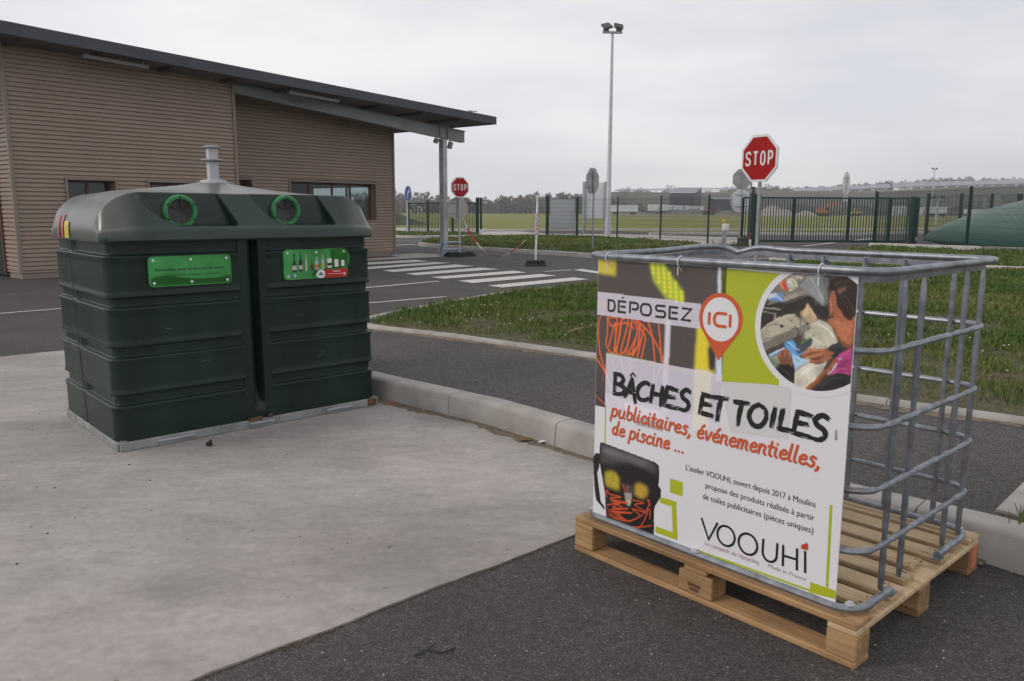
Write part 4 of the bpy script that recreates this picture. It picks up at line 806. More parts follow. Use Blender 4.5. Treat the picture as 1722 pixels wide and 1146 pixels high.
for x, z0, h, w_, nk, m_, lb in ((1.142, .992, .125, .033, .6, bg_, pl_), (1.188, .996, .115, .026, .4, bg_, pl_), (1.228, .997, .115, .016, .5, gy, pl_), (1.270, 1.000, .07, .020, .6, am, None), (1.306, 1.004, .088, .026, .45, gy, orr), (1.352, 1.006, .098, .024, .45, gy, yl)): bottle(p2, x, z0, h, w_, nk, m_, lb)
for x, z0, h, w_ in ((1.402, 1.012, .062, .034), (1.455, 1.016, .052, .030), (1.503, 1.019, .042, .026)):
    mb = MB(); mb.flat(rrect(x - w_ / 2, z0, x + w_ / 2, z0 + h, .006, 3), lambda a, b: PF(a, b, .0008)); o = mb.build('printed_jar', M['white'], p2)
    if x < 1.42:
        mb = MB(); mb.flat([(x - w_ / 2, z0 + .014), (x + w_ / 2, z0 + .014), (x + w_ / 2, z0 + .032), (x - w_ / 2, z0 + .032)], lambda a, b: PF(a, b, .0012)); mb.build('printed_label', bg_, o)
mb = MB(); mb.flat([(1.335, .9455), (1.515, .9455), (1.528, .948), (1.5405, .962), (1.5405, 1.003), (1.335, .998)], lambda x, y: PF(x, y, .0007)); mb.build('printed_strip', mat('strip_red', (.48, .012, .014), .4), p2)
mb = MB(); mb.flat([p for p in disc_pts(1.335, .972, .031, 24) if p[1] > .945], lambda x, y: PF(x, y, .0011)); mb.build('printed_roundel', M['white'], p2)
mb = MB(); mb.flat(smoothpts([(1.318, .965), (1.330, .985), (1.352, .972), (1.345, .962)], 4, True), lambda x, y: PF(x, y, .0014)); mb.build('printed_plate_drawing', mat('print_teal', (.10, .25, .22), .5), p2)
mb = MB(); put_text(mb, 'INTERDITS', 1.425, 1.483, .982, .012, lambda x, y: PF(x, y, .0012), bold=.03)
for i in range(9): mb.flat([(1.385 + i * .0145, .968), (1.395 + i * .0145, .968), (1.395 + i * .0145, .9715), (1.385 + i * .0145, .9715)], lambda x, y: PF(x, y, .0012))
mb.build('lettering', M['white'], p2)
mb = MB(); mb.flat(rrect(1.128, .955, 1.156, .982, .004, 3), lambda x, y: PF(x, y, .0008)); lg = mb.build('printed_symbol', mat('symbol_blue', (.02, .07, .22), .4), p2)
mb = MB(); ribbon(mb, smoothpts([(1.134, .968), (1.139, .977), (1.149, .975), (1.150, .967), (1.143, .962), (1.141, .958)], 4), .0055, lambda x, y, l: PF(x, y, .0012 + l * .1)); mb.build('printed_arrow', M['white'], lg)
# reflective stickers on the rounded end of the lid
for y0, z0, y1, z1, m_, nm in ((.76, 1.222, .80, 1.37, 'sticker_red', 'sticker'), (.855, 1.222, .89, 1.36, 'sticker_red', 'sticker'), (.63, 1.222, .73, 1.325, 'sticker_yellow', 'sticker')):
    if m_ not in bpy.data.materials: mat(m_, (.50, .075, .03) if 'red' in m_ else (.58, .48, .05), .4, noise=(60, .45, 3))
    mb = MB(); n = 8; rows_ = []
    for k in range(n + 1):
        zz = z0 + (z1 - z0) * k / n; f9 = max(0., zz - ZB - .055) / (ZT + .005 - ZB - .055); xx = lx0 + rl * (1 - (1 - f9 ** 2.05) ** (1 / 2.1)) - .005; rows_.append([(xx, y1, zz), (xx, y0, zz)])
    mb.grid(rows_); mb.build(nm, bpy.data.materials[m_], gb, smooth=True)

# ================================================================ pallet
PO, PR = (.264, 3.168), -.8353
pal = thing('wooden_pallet', 'pale wooden pallet standing on the dark asphalt under the steel cage', 'pallet', (*PO, -.008), PR)
W_, D_ = 1.2, 1.07
def board(name, c, d, m, ch=.004, rot=0.): 
    mb = MB(); mb.box((0, 0, 0), d, ch=ch); nf = len(mb.f)
    if name == 'deck_board':
        for ux in (-.545, -.56, .0, .02, .545, .53):
            for vy in (-.025, .022): mb.lathe([(.0045, 0), (.0035, .001), (0, .0012)], (ux + RNG.normal(0, .006) - c[0] + .6, vy + RNG.normal(0, .006), d[2] / 2), n=6)
    o = mb.build(name, m, pal)
    if name == 'deck_board':
        o.data.materials.append(M['rust'])
        for p_ in o.data.polygons[nf:]: p_.material_index = 1
    o.location = c; o.rotation_euler = (0, 0, rot); return o
for i, vy in enumerate((.05, .535, 1.02)):
    board('bottom_board', (W_ / 2, vy, .011), (W_, .1, .022), M['wood'])
    for k, ux in enumerate((.05, .6, 1.15)):
        board('block', (ux + (.002 if k == 1 else 0), vy, .064), (.1 if k != 1 else .145, .094, .083), M['wood'])
for ux in (.05, .6, 1.15): board('stringer', (ux, D_ / 2, .117), (.098, D_ - .006, .022), M['wood_pale'] if ux > 1 else M['wood'])
for i in range(8):
    vy = .052 + i * (D_ - .104) / 7; dx = [0, -.022, -.012, -.03, -.055, -.008, -.018, 0][i]; wd = [.104, .092, .098, .09, .10, .096, .09, .104][i]
    board('deck_board', (W_ / 2 + dx / 2, vy, .1395), (W_ + dx - .004, wd, .0225), M['wood_pale'] if i else M['wood'], rot=RNG.normal(0, .002))
mb = MB(); mb.box((.6, -.0015, .062), (.05, .001, .012)); mb.box((.6, -.0015, .045), (.035, .001, .01)); mb.build('stamp', mat('stamp_ink', (.12, .06, .03), .9), pal)
mb = MB(); mb.box((1.2005, 1.02, .07), (.0012, .05, .09)); mb.build('paint_mark', mat('mark_orange', (.65, .2, .09), .7), pal)
# ================================================================ cage
cage = thing('steel_cage', 'grey tubular steel cage with a dented top rail, standing on the wooden pallet', 'cage', (*PO, 0), PR)
def rpath(x0, y0, x1, y1, r, z, n=9, bulge=None):
    o = []
    for cx, cy, a in ((x0 + r, y0 + r, 180), (x1 - r, y0 + r, 270), (x1 - r, y1 - r, 0), (x0 + r, y1 - r, 90)):
        for k in range(n): o.append((cx + r * math.cos(R(a + 90 * k / (n - 1))), cy + r * math.sin(R(a + 90 * k / (n - 1))), z))
    o2 = []
    for i, p in enumerate(o):
        q_ = o[(i + 1) % len(o)]; o2.append(p); Ld = math.dist(p, q_)
        if Ld > .15:
            for k in range(1, 30): o2.append(tuple(p[j] + (q_[j] - p[j]) * k / 30 for j in range(3)))
    return [bulge(*p) if bulge else p for p in o2]
def dent(x, y, z):
    if y > .93: z = z - .017 * math.exp(-((x - .10) / .05) ** 2) + .008 * math.exp(-((x - .22) / .07) ** 2)
    if x < .08: z = z + .012 * math.exp(-((y - .8) / .2) ** 2)
    if y > .93: y = y - .02 * math.exp(-((x - .12) / .08) ** 2)
    return (x, y, z)
mb = MB(); mb.tube(rpath(.025, .010, 1.195, 1.005, .085, 1.229, bulge=dent), .0128, n=12, closed=True)
def lip(x, y, z):
    x, y, z = dent(x, y, z); return (x, y, z)
lp = rpath(.050, .036, 1.170, .980, .065, 1.216, bulge=dent)
mb.grid([[p, (p[0], p[1], p[2] - .021)] for p in lp] + [[lp[0], (lp[0][0], lp[0][1], lp[0][2] - .021)]])
mb.build('top_rail', M['galv_tube'], cage, smooth=True)
V_F = [.16, .36, .52, .70, .86, 1.05]; V_S = [.13, .245, .39, .62, .78, .935]
for z in (.985, .748, .545, .345):
    def fl(x, y, z, z0=z):
        return (x, y, z)
    path = rpath(.040, .044, 1.178, .990, .10, z); rr = []
    for (x, y, zz) in path:
        near = min([abs(x - u) for u in V_F] if (y < .05 or y > .985) else [abs(y - v) for v in V_S] if (x < .045 or x > 1.173) else [1]); rr.append(.0108 if near > .022 else .0075)
    mb = MB(); mb.tube(path, rr, n=10, closed=True); mb.build('ring_rail', M['galv_tube'], cage, smooth=True)
# foot rail: open on one side, flattened ends
pth = rpath(.035, .020, 1.182, 1.0, .09, .166); 
cut = [i for i, p in enumerate(pth) if p[0] > 1.175 and .27 < p[1] < .655]; i0, i1 = cut[0], cut[-1]
op = pth[i1 + 1:] + pth[:i0]
mb = MB(); rr = [.0125] * len(op); rr[0] = rr[1] = rr[-1] = rr[-2] = .014
mb.tube(op, rr, n=10); 
for p in (op[0], op[-1]): mb.box((p[0], p[1], .155), (.03, .05, .005))
mb.build('foot_rail', M['galv_tube'], cage, smooth=True)
def upright(p0, p1, axis):
    mb = MB(); n = 26; pts = []; r1 = []; 
    for k in range(n + 1):
        z = p0[2] + (p1[2] - p0[2]) * k / n; pts.append((p0[0], p0[1], z)); r = .0105
        if k > n - 2: r = .0045 if k == n else .008
        elif min(abs(z - q_) for q_ in (.985, .748, .545, .345)) < .03: r = .0088
        elif k < 1: r = .007
        r1.append(r)
    mb.tube(pts, r1, n=10); return mb.build('upright', M['galv_tube'], cage, smooth=True)
for v in (.245, .39, .775, .935): upright((1.160, v, .165), (1.160, v, 1.21), 'y')
for v in (.13, .39, .62, .80): upright((.058, v, .165), (.058, v, 1.205), 'y')
for u in V_F: upright((u, .972, .165), (u, .972, 1.215 if u > .2 else 1.20), 'x')
for u in (.16, .40, .62, .84, 1.06): upright((u, .062, .165), (u, .062, 1.205), 'x')
for u in V_F[1:]: mb = MB(); mb.box((u, 1.0, 1.196), (.026, .006, .044)); mb.box((u, .988, 1.20), (.018, .03, .012)); mb.build('rail_bracket', M['galv_tube'], cage)
for x, y in ((1.150, .048), (.59, .016), (.06, .055), (1.15, .975)):
    mb = MB(); mb.lathe([(.016, .176), (.016, .180), (.009, .181), (.009, .186), (0, .187)], (x, y, 0), n=12); mb.build('bolt', M['galv_light'], cage, smooth=True)

# ================================================================ banner
ban = thing('advertising_banner', 'white plastic banner reading DÉPOSEZ ICI, BÂCHES ET TOILES, tied to the cage front', 'banner', (*PO, 0), PR)
def PP(X, Y, l=0.): return (X / 1000 + .085, .0245 - l, Y / 1000 + .17)
mb = MB(); mb.prism([(-4, 0), (1028, -4), (1026, 1040), (-4, 1046)], 0, 1, lambda x, y, z: (x / 1000 + .085, .0285 - z * .004, y / 1000 + .17)); mb.build('panel', M['print_white'], ban, fix=True)
def layer(n): return lambda x, y, l=0.: PP(x, y, .0003 * n + l)
BRT = 1.28
class Art:
    """soft-edged colour fields of a printed picture, held as one colour per grid point"""
    def __init__(s, x0, y0, x1, y1, step, base):
        s.xs = np.arange(x0, x1 + step * .5, step); s.ys = np.arange(y0, y1 + step * .5, step); s.X, s.Y = np.meshgrid(s.xs, s.ys); s.step = step; s.C = np.ones(s.X.shape + (3,)) * np.array(lin(base))
    def blur(s, a, r):
        k = max(1, int(round(r / s.step)))
        for ax in (0, 1):
            q = np.cumsum(np.pad(a, [(k + 1, k) if i == ax else (0, 0) for i in range(2)], mode='edge'), axis=ax); n = a.shape[ax]
            a = (np.take(q, np.arange(2 * k + 1, 2 * k + 1 + n), ax) - np.take(q, np.arange(0, n), ax)) / (2 * k + 1)
        return a
    def put(s, m, col, alpha=1.): m = (m * alpha)[..., None]; s.C = s.C * (1 - m) + np.array(lin(col)) * m
    def poly(s, pts, col, soft=0., alpha=1.):
        m = inpoly(s.X, s.Y, pts).astype(float)
        if soft: m = s.blur(s.blur(m, soft), soft)
        s.put(m, col, alpha)
    def stroke(s, pts, w_, col, alpha=1., n=6):
        d = np.full(s.X.shape, 1e9); P_ = smoothpts(pts, n)
        for (ax, ay), (bx, by) in zip(P_[:-1], P_[1:]):
            l2 = (bx - ax) ** 2 + (by - ay) ** 2 + 1e-9; t = np.clip(((s.X - ax) * (bx - ax) + (s.Y - ay) * (by - ay)) / l2, 0, 1); d = np.minimum(d, (s.X - ax - t * (bx - ax)) ** 2 + (s.Y - ay - t * (by - ay)) ** 2)
        s.put(np.clip((w_ / 2 - np.sqrt(d)) / s.step + .5, 0, 1), col, alpha)
    def grain(s, a, seed, sc=None):
        rg = np.random.default_rng(seed); n = rg.normal(0, 1, s.X.shape)
        if sc: n = s.blur(n, sc) * (2 * sc / s.step)
        s.C = np.clip(s.C * (1 + a * n[..., None]), .001, 1)
    def build(s, name, fn, mask=None):
        ny, nx = s.X.shape; V = np.array([fn(x, y) for x, y in zip(s.X.ravel(), s.Y.ravel())]); i = np.arange((ny - 1) * (nx - 1)); r, c = i // (nx - 1), i % (nx - 1); a = r * nx + c
        if mask is not None:
            mk = mask.ravel(); ok = mk[a] & mk[a + 1] & mk[a + nx] & mk[a + nx + 1]; a = a[ok]
        T = np.concatenate([np.stack([a, a + 1, a + nx + 1], 1), np.stack([a, a + nx + 1, a + nx], 1)])
        used = np.unique(T); rem = np.zeros(nx * ny, int); rem[used] = np.arange(len(used))
        o = fast_mesh(name, V[used], rem[T], M['artwork']); add_color(o, np.clip(s.C.reshape(-1, 3)[used] * BRT, 0, .95)); o.parent = ban; return o
# printed cloth close-up, upper left
A = Art(-3, 458, 576, 1044, 2.6, (76, 68, 65))
dots = ((np.sin(A.X * .42 + A.Y * .07) * np.sin(A.Y * .42 - A.X * .05)) > .75).astype(float); A.put(A.blur(dots, 3), (116, 108, 104), .30)
A.put(np.clip((700 - A.Y) / 260, 0, 1), (70, 63, 62), .6)
A.poly([(-10, 1060), (88, 1060), (86, 985), (-10, 990)], (200, 184, 66), 6); A.poly([(240, 1060), (306, 1060), (340, 1010), (404, 948), (408, 905), (330, 915), (266, 979)], (164, 180, 56), 6)
for i in range(7):
    for j in range(9):
        x, y = 238 + i * 24 + (j % 2) * 12 + (1046 - j * 17 - 912) * 0 + j * 14, 1040 - j * 16
        if inpoly(np.array([x]), np.array([y]), [(240, 1060), (306, 1060), (340, 1010), (404, 948), (408, 905), (330, 915), (266, 979)])[0]: A.poly(disc_pts(x, y, 7.5, 10), (226, 222, 54), 1.5, .9)
        x, y = 6 + i * 28, 1030 - j * 22
        if x < 80 and y > 992: A.poly(disc_pts(x, y, 3, 8), (150, 130, 40), 1.5, .6)
A.poly([(330, 842), (352, 842), (348, 440), (322, 440)], (206, 198, 206), 2)
A.poly([(467, 830), (514, 830), (520, 745), (528, 690), (548, 690), (548, 668), (462, 676)], (214, 196, 48), 4); A.poly([(514, 760), (540, 760), (544, 680), (524, 680)], (54, 44, 44), 4)
for st in FABSCR: A.stroke(st, 6.5, (222, 98, 44))
A.poly([(48, 684), (576, 664), (576, 655), (48, 672)], (150, 142, 60), 2, .8)
A.poly([(541, 1060), (552, 1060), (578, 650), (552, 650)], (196, 206, 220), 1)
# pale translucent panels printed over it
A.poly([(-10, 917), (-10, 827), (480, 822), (480, 912)], (206, 200, 212), 0, .80)
for st in FABSCR2: A.stroke(st, 5, (236, 176, 160), .8)
A.poly([(48, 679), (600, 673), (600, 400), (48, 400)], (205, 200, 214), 0, .80)
A.poly([(48, 520), (600, 505), (600, 400), (48, 400)], (212, 208, 218), 0, .55); A.poly([(465, 680), (535, 680), (528, 460), (462, 460)], (222, 216, 190), 3, .6); A.poly([(150, 500), (318, 494), (316, 458), (150, 458)], (222, 218, 226), 1, .7)
A.poly([(-10, 520), (48, 520), (48, 458), (-10, 458)], (62, 55, 54), 0, .5)
A.grain(.035, 3); A.build('printed_cloth', layer(1))
mb = MB(); mb.flat([(48, 470), (54, 470), (56, 300), (50, 300)], layer(1)); mb.build('lime_line', M['print_lime'], ban); mb = MB(); mb.flat([(577, 650), (554, 1040), (788, 1034), (790, 672), (736, 668)], layer(1))
mb.build('lime_panel', M['print_lime'], ban)
mb = MB(); mb.flat([(577, 650), (740, 667), (835, 674), (836, 500), (620, 480)], layer(2)); mb.build('pale_panel', mat('print_pale', (.66, .66, .66), .45), ban)
# portrait roundel
mb = MB(); cxp, cyp, ro, ri = 905, 868, 212, 193
clip = lambda p: (min(p[0], 1025.5), min(p[1], 1039.5))
mb.flat([clip(p) for p in disc_pts(cxp, cyp, ro, 90)], layer(3)); mb.build('roundel_border', M['print_white'], ban)
B = Art(cxp - ri, cyp - ri - 6, 1026, 1039, 1.8, (70, 62, 56))
rgp = np.random.default_rng(15); wx_, wy_ = [B.blur(B.blur(rgp.normal(0, 1, B.X.shape), 7), 7) for _ in (0, 1)]; B.X = B.X + 1.1 * wx_ / wx_.std(); B.Y = B.Y + 1.1 * wy_ / wy_.std()
for nm, c, p in PHOTO: B.poly(p, c)
for c, w9, p in DETAIL: B.stroke(p, w9 * 1.15, c, .85, 4)
B.C = np.stack([B.blur(B.C[..., i], 1.0) for i in range(3)], -1); q9 = B.blur(B.blur(rgp.normal(0, 1, B.X.shape), 12), 12); B.C = np.clip(B.C * (1 + .10 * q9 / q9.std())[..., None], .001, 1); B.grain(.06, 5, 3.); B.grain(.05, 6); B.X, B.Y = np.meshgrid(B.xs, B.ys)
dm = ((B.X - cxp) ** 2 + (B.Y - cyp) ** 2) < ri ** 2
B.build('printed_photo', layer(4), dm)
# satchel picture
C_ = Art(-12, -20, 345, 316, 2.2, (28, 24, 26)); mk = np.zeros(C_.X.shape, bool)
for nm, c, p in BAG:
    if nm in ('strap', 'flapside', 'body'): mk |= inpoly(C_.X, C_.Y, p)
    C_.poly(p, {'top': (72, 66, 69), 'topl': (118, 112, 116)}.get(nm, c), {'top': 8, 'topl': 10, 'eyeL': 7, 'eyeR': 7}.get(nm, 1))
for st in BAGSCR[:2]: C_.stroke(st, 5.5, (190, 74, 36))
for st in BAGSCR[2:]: C_.stroke(st, 4.2, (190, 74, 36))
C_.grain(.06, 8, 5.); mk &= C_.Y > -3 ; C_.build('printed_satchel', layer(3), mk)
# location pin
pin = [(559, 721)] + [(560 + 86 * math.cos(R(a)), 868 + 88 * math.sin(R(a))) for a in range(-28, 209, 6)]
mb = MB(); mb.flat(pin, layer(3)); mb.build('location_pin', M['print_orange'], ban)
mb = MB(); mb.flat(disc_pts(560, 865, 71, 48, 76), layer(5)); mb.build('pin_disc', M['print_white'], ban)
# lime trim
mb = MB(); LY = layer(2)
mb.flat([(375, 249), (433, 249), (434, 195), (377, 195)], LY); mb.flat([(332, 165), (408, 167), (409, 143), (334, 141)], LY); mb.flat([(388, 142), (409, 142), (420, 19), (399, 19)], LY); mb.flat([(317, 43), (398, 44), (398, 19), (316, 18)], LY)
mb.flat([(508, 13), (942, 20), (942, 12), (508, 6)], LY); mb.flat([(988, 321), (997, 323), (1003, 48), (994, 48)], LY); mb.flat([(942, 46), (1028, 47), (1029, 20), (942, 8)], LY); mb.flat([(946, 5), (972, 7), (972, -1), (946, -2)], LY)
mb.build('lime_trim', M['print_lime'], ban)
# lettering built from strokes --------------------------------------------
def strokes(mb, lst, x0, y0, x1, y1, wid, fn, rnd=True):
    for st in lst: ribbon(mb, [(x0 + (x1 - x0) * a, y0 + (y1 - y0) * b) for a, b in st], wid, fn, rnd=rnd)
def arc(cx, cy, rx, ry, a0, a1, n=8): return [(cx + rx * math.cos(R(a0 + (a1 - a0) * k / n)), cy + ry * math.sin(R(a0 + (a1 - a0) * k / n))) for k in range(n + 1)]
TECH = {'D': [[(0, 0), (0, 1), (.55, 1)] + arc(.6, .5, .4, .5, 90, -90, 10) + [(0, 0)]], 'E': [[(1, 1), (0, 1), (0, 0), (1, 0)], [(.25, .52), (.95, .52)]],
        'P': [[(0, 0), (0, 1), (.65, 1)] + arc(.7, .7, .3, .3, 90, -90, 6) + [(.25, .4)]], 'O': [arc(.3, .5, .3, .5, 90, 270, 8) + arc(.7, .5, .3, .5, -90, 90, 8) + [(.3, 1)]],
        'S': [[(1, 1), (.25, 1)] + arc(.22, .77, .2, .23, 90, 270, 5) + arc(.78, .27, .22, .27, 90, -90, 5) + [(0, 0)]], 'Z': [[(0, 1), (1, 1), (0, 0), (1, 0)]],
        'I': [[(.5, 0), (.5, 1)]], 'C': [[(1, 1), (.35, 1)] + arc(.35, .5, .35, .5, 90, 270, 10) + [(1, 0)]]}
mb = MB(); LT = layer(5)
for ch, a, b in (('D', 50, 91), ('E', 102, 146), ('P', 158, 205), ('O', 210, 266), ('S', 279, 331), ('E', 342, 387), ('Z', 396, 443)): strokes(mb, TECH[ch], a + 4, 848, b - 4, 889, 8.5, LT, rnd=False)
ribbon(mb, [(120, 901), (131, 906)], 5, LT, rnd=False); mb.build('lettering', M['deep_grey'], ban)
mb = MB(); LT6 = layer(7)
for ch, a, b in (('I', 510, 522), ('C', 536, 586), ('I', 593, 605)): strokes(mb, TECH[ch], a, 842, b, 886, 11, LT6, rnd=False)
mb.build('lettering', M['print_orange'], ban)
BR_ = {'B': [[(.15, 1), (.1, .05)], [(.0, .95), (.6, .95), (.85, .75), (.6, .55), (.2, .5)], [(.3, .52), (.95, .4), (.8, .12), (.0, .02)]], 'A': [[(.0, .05), (.35, .55), (.62, 1)], [(.6, 1), (.72, .5), (.95, -.1)], [(.2, .38), (1, .32)]],
       'C': [[(1, .92), (.65, 1), (.2, .75), (.02, .35), (.25, .03), (.7, .05), (.95, .2)]], 'H': [[(.18, 1), (.0, 0)], [(.95, 1), (.82, -.08)], [(.1, .5), (.9, .52)]], 'E': [[(.2, 1), (.02, .0)], [(.12, .98), (1, .9)], [(.15, .5), (.8, .52)], [(.0, .03), (.95, .0)]],
       'S': [[(1, .88), (.65, .98), (.3, .78), (.4, .58), (.8, .42), (.85, .2), (.55, .02), (.0, .05)]], 'T': [[(.0, .95), (1, 1)], [(.55, .95), (.42, .5), (.35, -.05)]], 'O': [[(.55, 1), (.2, .8), (.02, .4), (.25, .05), (.65, .05), (.95, .45), (.85, .85), (.5, .99)]], 'I': [[(.6, 1), (.35, 0)]], 'L': [[(.3, 1), (.1, .03)], [(.05, .04), (1, .08)]]}
mb = MB(); mw = MB(); rgb_ = np.random.default_rng(4)
def brush(ch, x0, y0, x1, y1, wid):
    for st in BR_[ch]:
        P_ = [(x0 + (x1 - x0) * a, y0 + (y1 - y0) * b) for a, b in st]; P_ = smoothpts(P_, 7) if len(P_) > 2 else resample(P_, 7); n = len(P_)
        ws = [wid * (1.02 - .22 * abs(2 * k / (n - 1) - .8) + rgb_.normal(0, .055)) for k in range(n)]; ws[0] *= .62; ws[-1] *= .55
        ribbon(mb, P_, ws, LT, rnd=False)
        # ragged bristle ends and dry streaks
        for e in (0, -1):
            a, b = (P_[0], P_[1]) if e == 0 else (P_[-1], P_[-2]); t = np.array(a) - np.array(b); t = t / (np.linalg.norm(t) + 1e-6); nn = np.array([-t[1], t[0]])
            for k in (-.32, -.05, .28):
                p = np.array(a) + nn * wid * k; ribbon(mb, [tuple(p - t * 6), tuple(p + t * rgb_.uniform(1, 8))], [4.5, 1.5], LT, rnd=False)
        if n > 5 and rgb_.random() < .75:
            k0 = rgb_.integers(n // 2, n - 2); p, q_ = np.array(P_[k0]), np.array(P_[min(n - 1, k0 + 3)]); t = (q_ - p) / (np.linalg.norm(q_ - p) + 1e-6); nn = np.array([-t[1], t[0]]) * wid * rgb_.choice([-.26, .22]); ribbon(mw, [tuple(p + nn), tuple(q_ + nn)], [.6, 1.6], layer(8), rnd=False)
for ch, a, b, y0, y1 in (('B', 90, 148, 520, 606), ('A', 148, 205, 513, 598), ('C', 208, 268, 522, 592), ('H', 274, 330, 520, 592), ('E', 336, 396, 520, 594), ('S', 398, 452, 518, 598), ('E', 492, 552, 522, 594), ('T', 545, 606, 512, 594), ('T', 627, 688, 512, 592), ('O', 688, 756, 520, 596), ('I', 758, 800, 526, 596), ('L', 794, 852, 526, 597), ('E', 850, 912, 524, 600), ('S', 905, 966, 520, 604)): brush(ch, a, y0, b, y1, 19)
ribbon(mb, [(172, 606), (186, 620), (199, 607)], 6, LT, rnd=False)
mb.build('brush_lettering', M['ink'], ban); mw.build('dry_streak', M['print_white'], ban)
SC = {'p': (.88, [[(.1, 1), (0, -.62)], [(.08, .7), (.32, 1.02), (.62, .88), (.6, .3), (.35, 0), (.07, .2)]]), 'u': (.92, [[(.1, 1), (.05, .3), (.2, 0), (.45, .12), (.6, .5)], [(.63, 1), (.58, .28), (.74, .02)]]), 'b': (.84, [[(.12, 1.8), (.08, .25)], [(.08, .3), (.3, 0), (.6, .2), (.62, .75), (.38, 1), (.1, .7)]]),
      'l': (.44, [[(.12, 1.8), (.07, .25), (.26, 0)]]), 'i': (.44, [[(.1, 1), (.07, .25), (.25, 0)], [(.13, 1.42), (.14, 1.43)]]), 'c': (.74, [[(.6, .8), (.38, 1), (.1, .7), (.08, .28), (.3, 0), (.6, .18)]]), 't': (.55, [[(.2, 1.55), (.14, .25), (.36, 0)], [(-.02, 1), (.45, 1.02)]]),
      'a': (.92, [[(.6, .85), (.36, 1), (.1, .7), (.08, .25), (.28, 0), (.52, .25), (.62, .8)], [(.63, 1), (.58, .28), (.74, .02)]]), 'r': (.64, [[(.1, 1), (.07, 0)], [(.08, .55), (.25, .92), (.45, 1), (.52, .8)]]), 'e': (.76, [[(.1, .5), (.5, .58), (.55, .85), (.32, 1), (.08, .65), (.1, .2), (.35, 0), (.64, .18)]]),
      's': (.70, [[(.52, .92), (.3, 1.04), (.16, .78), (.46, .42), (.42, .08), (.2, -.02), (.0, .12)]]), 'v': (.76, [[(.05, 1), (.26, .02), (.6, 1)]]), 'n': (.86, [[(.1, 1), (.07, 0)], [(.08, .55), (.3, 1), (.56, .85), (.52, .25), (.68, 0)]]), 'm': (1.14, [[(.1, 1), (.07, 0)], [(.08, .55), (.28, 1), (.46, .8), (.43, 0)], [(.43, .55), (.65, 1), (.84, .8), (.8, .25), (.95, 0)]]),
      'd': (.92, [[(.6, .85), (.36, 1), (.1, .7), (.08, .25), (.28, 0), (.52, .25), (.6, .7)], [(.64, 1.8), (.58, .28), (.74, .02)]]), ',': (.4, [[(.14, .08), (.14, -.08), (.02, -.34)]]), '.': (.40, [[(.1, .05), (.11, .06)]]), ' ': (.5, [])}
def script(mb, s, x0, x1, y, xh, wid, y1=None):
    items = []; x = 0
    for ch in s:
        b = 'e' if ch == 'é' else ch; adv, st = SC[b]; items += [(x, q_) for q_ in st]
        if ch == 'é': items.append((x, [(.35, 1.3), (.55, 1.62)]))
        x += adv
    k = (x1 - x0) / (x - .1)
    for ox, st in items:
        P_ = [(a + ox, b) for a, b in st]; P_ = smoothpts(P_, 5) if len(P_) > 2 else P_
        ribbon(mb, [(x0 + a * k + b * xh * .16, y + b * xh) for a, b in P_], wid, LT)
mb = MB(); script(mb, 'publicitaires, événementielles,', 82, 948, 431, 31, 9.3); mb.build('script_lettering', M['print_orange'], ban); mb = MB(); script(mb, 'de piscine ...', 88, 434, 359, 31, 9.3); mb.build('script_lettering', M['print_orange'], ban)
mb = MB(); mb.flat([(205, 452), (330, 452), (330, 420), (205, 420)], layer(2)); mb.build('grey_patch', mat('print_greyish', (.48, .46, .5), .45), ban)
mb = MB()
for s, a, b, y in (("L'atelier VOOUHI, ouvert depuis 2017 à Moulins", 444, 942, 299), ('propose des produits réalisés à partir', 531, 942, 254), ('de toiles publicitaires (pièces uniques)', 521, 941, 211)): put_text(mb, s, a, b, y, 30, LT)
mb.build('lettering', M['deep_grey'], ban)
mb = MB()
for st in ([(520, 137), (553, 66), (587, 139)], [(591, 137), (591, 100)]): pass
ribbon(mb, [(520, 138), (554, 66), (588, 140)], 8, LT, rnd=False); ribbon(mb, disc_pts(624, 102, 35, 40, 36), 8, LT, close=True); ribbon(mb, disc_pts(711, 100, 36, 40, 37), 8, LT, close=True)
ribbon(mb, [(768, 138)] + arc(794, 93, 26, 28, 180, 360, 16) + [(820, 139)], 8, LT, rnd=False); ribbon(mb, [(841, 140), (844, 66)], 8, LT, rnd=False); ribbon(mb, [(890, 144), (894, 69)], 8, LT, rnd=False); ribbon(mb, [(844, 103), (891, 106)], 8, LT, rnd=False); ribbon(mb, [(918, 144), (923, 70)], 8, LT, rnd=False)
mb.build('logo_lettering', M['ink'], ban)
mb = MB()
for k in range(4): mb.flat([(904 - k * 1.2 + (k % 2) * 3, 162 - k * 4), (925 + (k % 2) * 3, 172 - k * 6.2), (927 - (k % 2) * 2, 167 - k * 6), (905 - k, 157 - k * 3)], lambda x, y, k=k: PP(x, y, .0015 + k * 3e-5))
mb.flat([(906, 150), (921, 176), (929, 158), (912, 147)], layer(6)); mb.build('logo_mark', mat('print_red', (.55, .06, .03), .45), ban)
mb = MB(); put_text(mb, 'Le comptoir du Upcycling', 540, 757, 41, 22, LT); mb.build('lettering', M['print_pink'], ban)
mb = MB(); put_text(mb, 'Made in France', 791, 927, 43, 21, LT); mb.build('lettering', M['print_grey'], ban)
for X_ in (62, 395, 915):
    mb = MB(); x = X_ / 1000 + .085; mb.tube(smoothpts([(x, .024, 1.19), (x, .012, 1.20), (x, -.006, 1.215), (x + .001, -.006, 1.232), (x + .002, .010, 1.245), (x + .003, .028, 1.23), (x + .003, .03, 1.20)], 4), .0019, n=6)
    mb.tube([(x, -.004, 1.205), (x + .003, -.007, 1.178)], .0017, n=6); mb.build('cable_tie', M['print_white'], ban, smooth=True)
mb = MB()
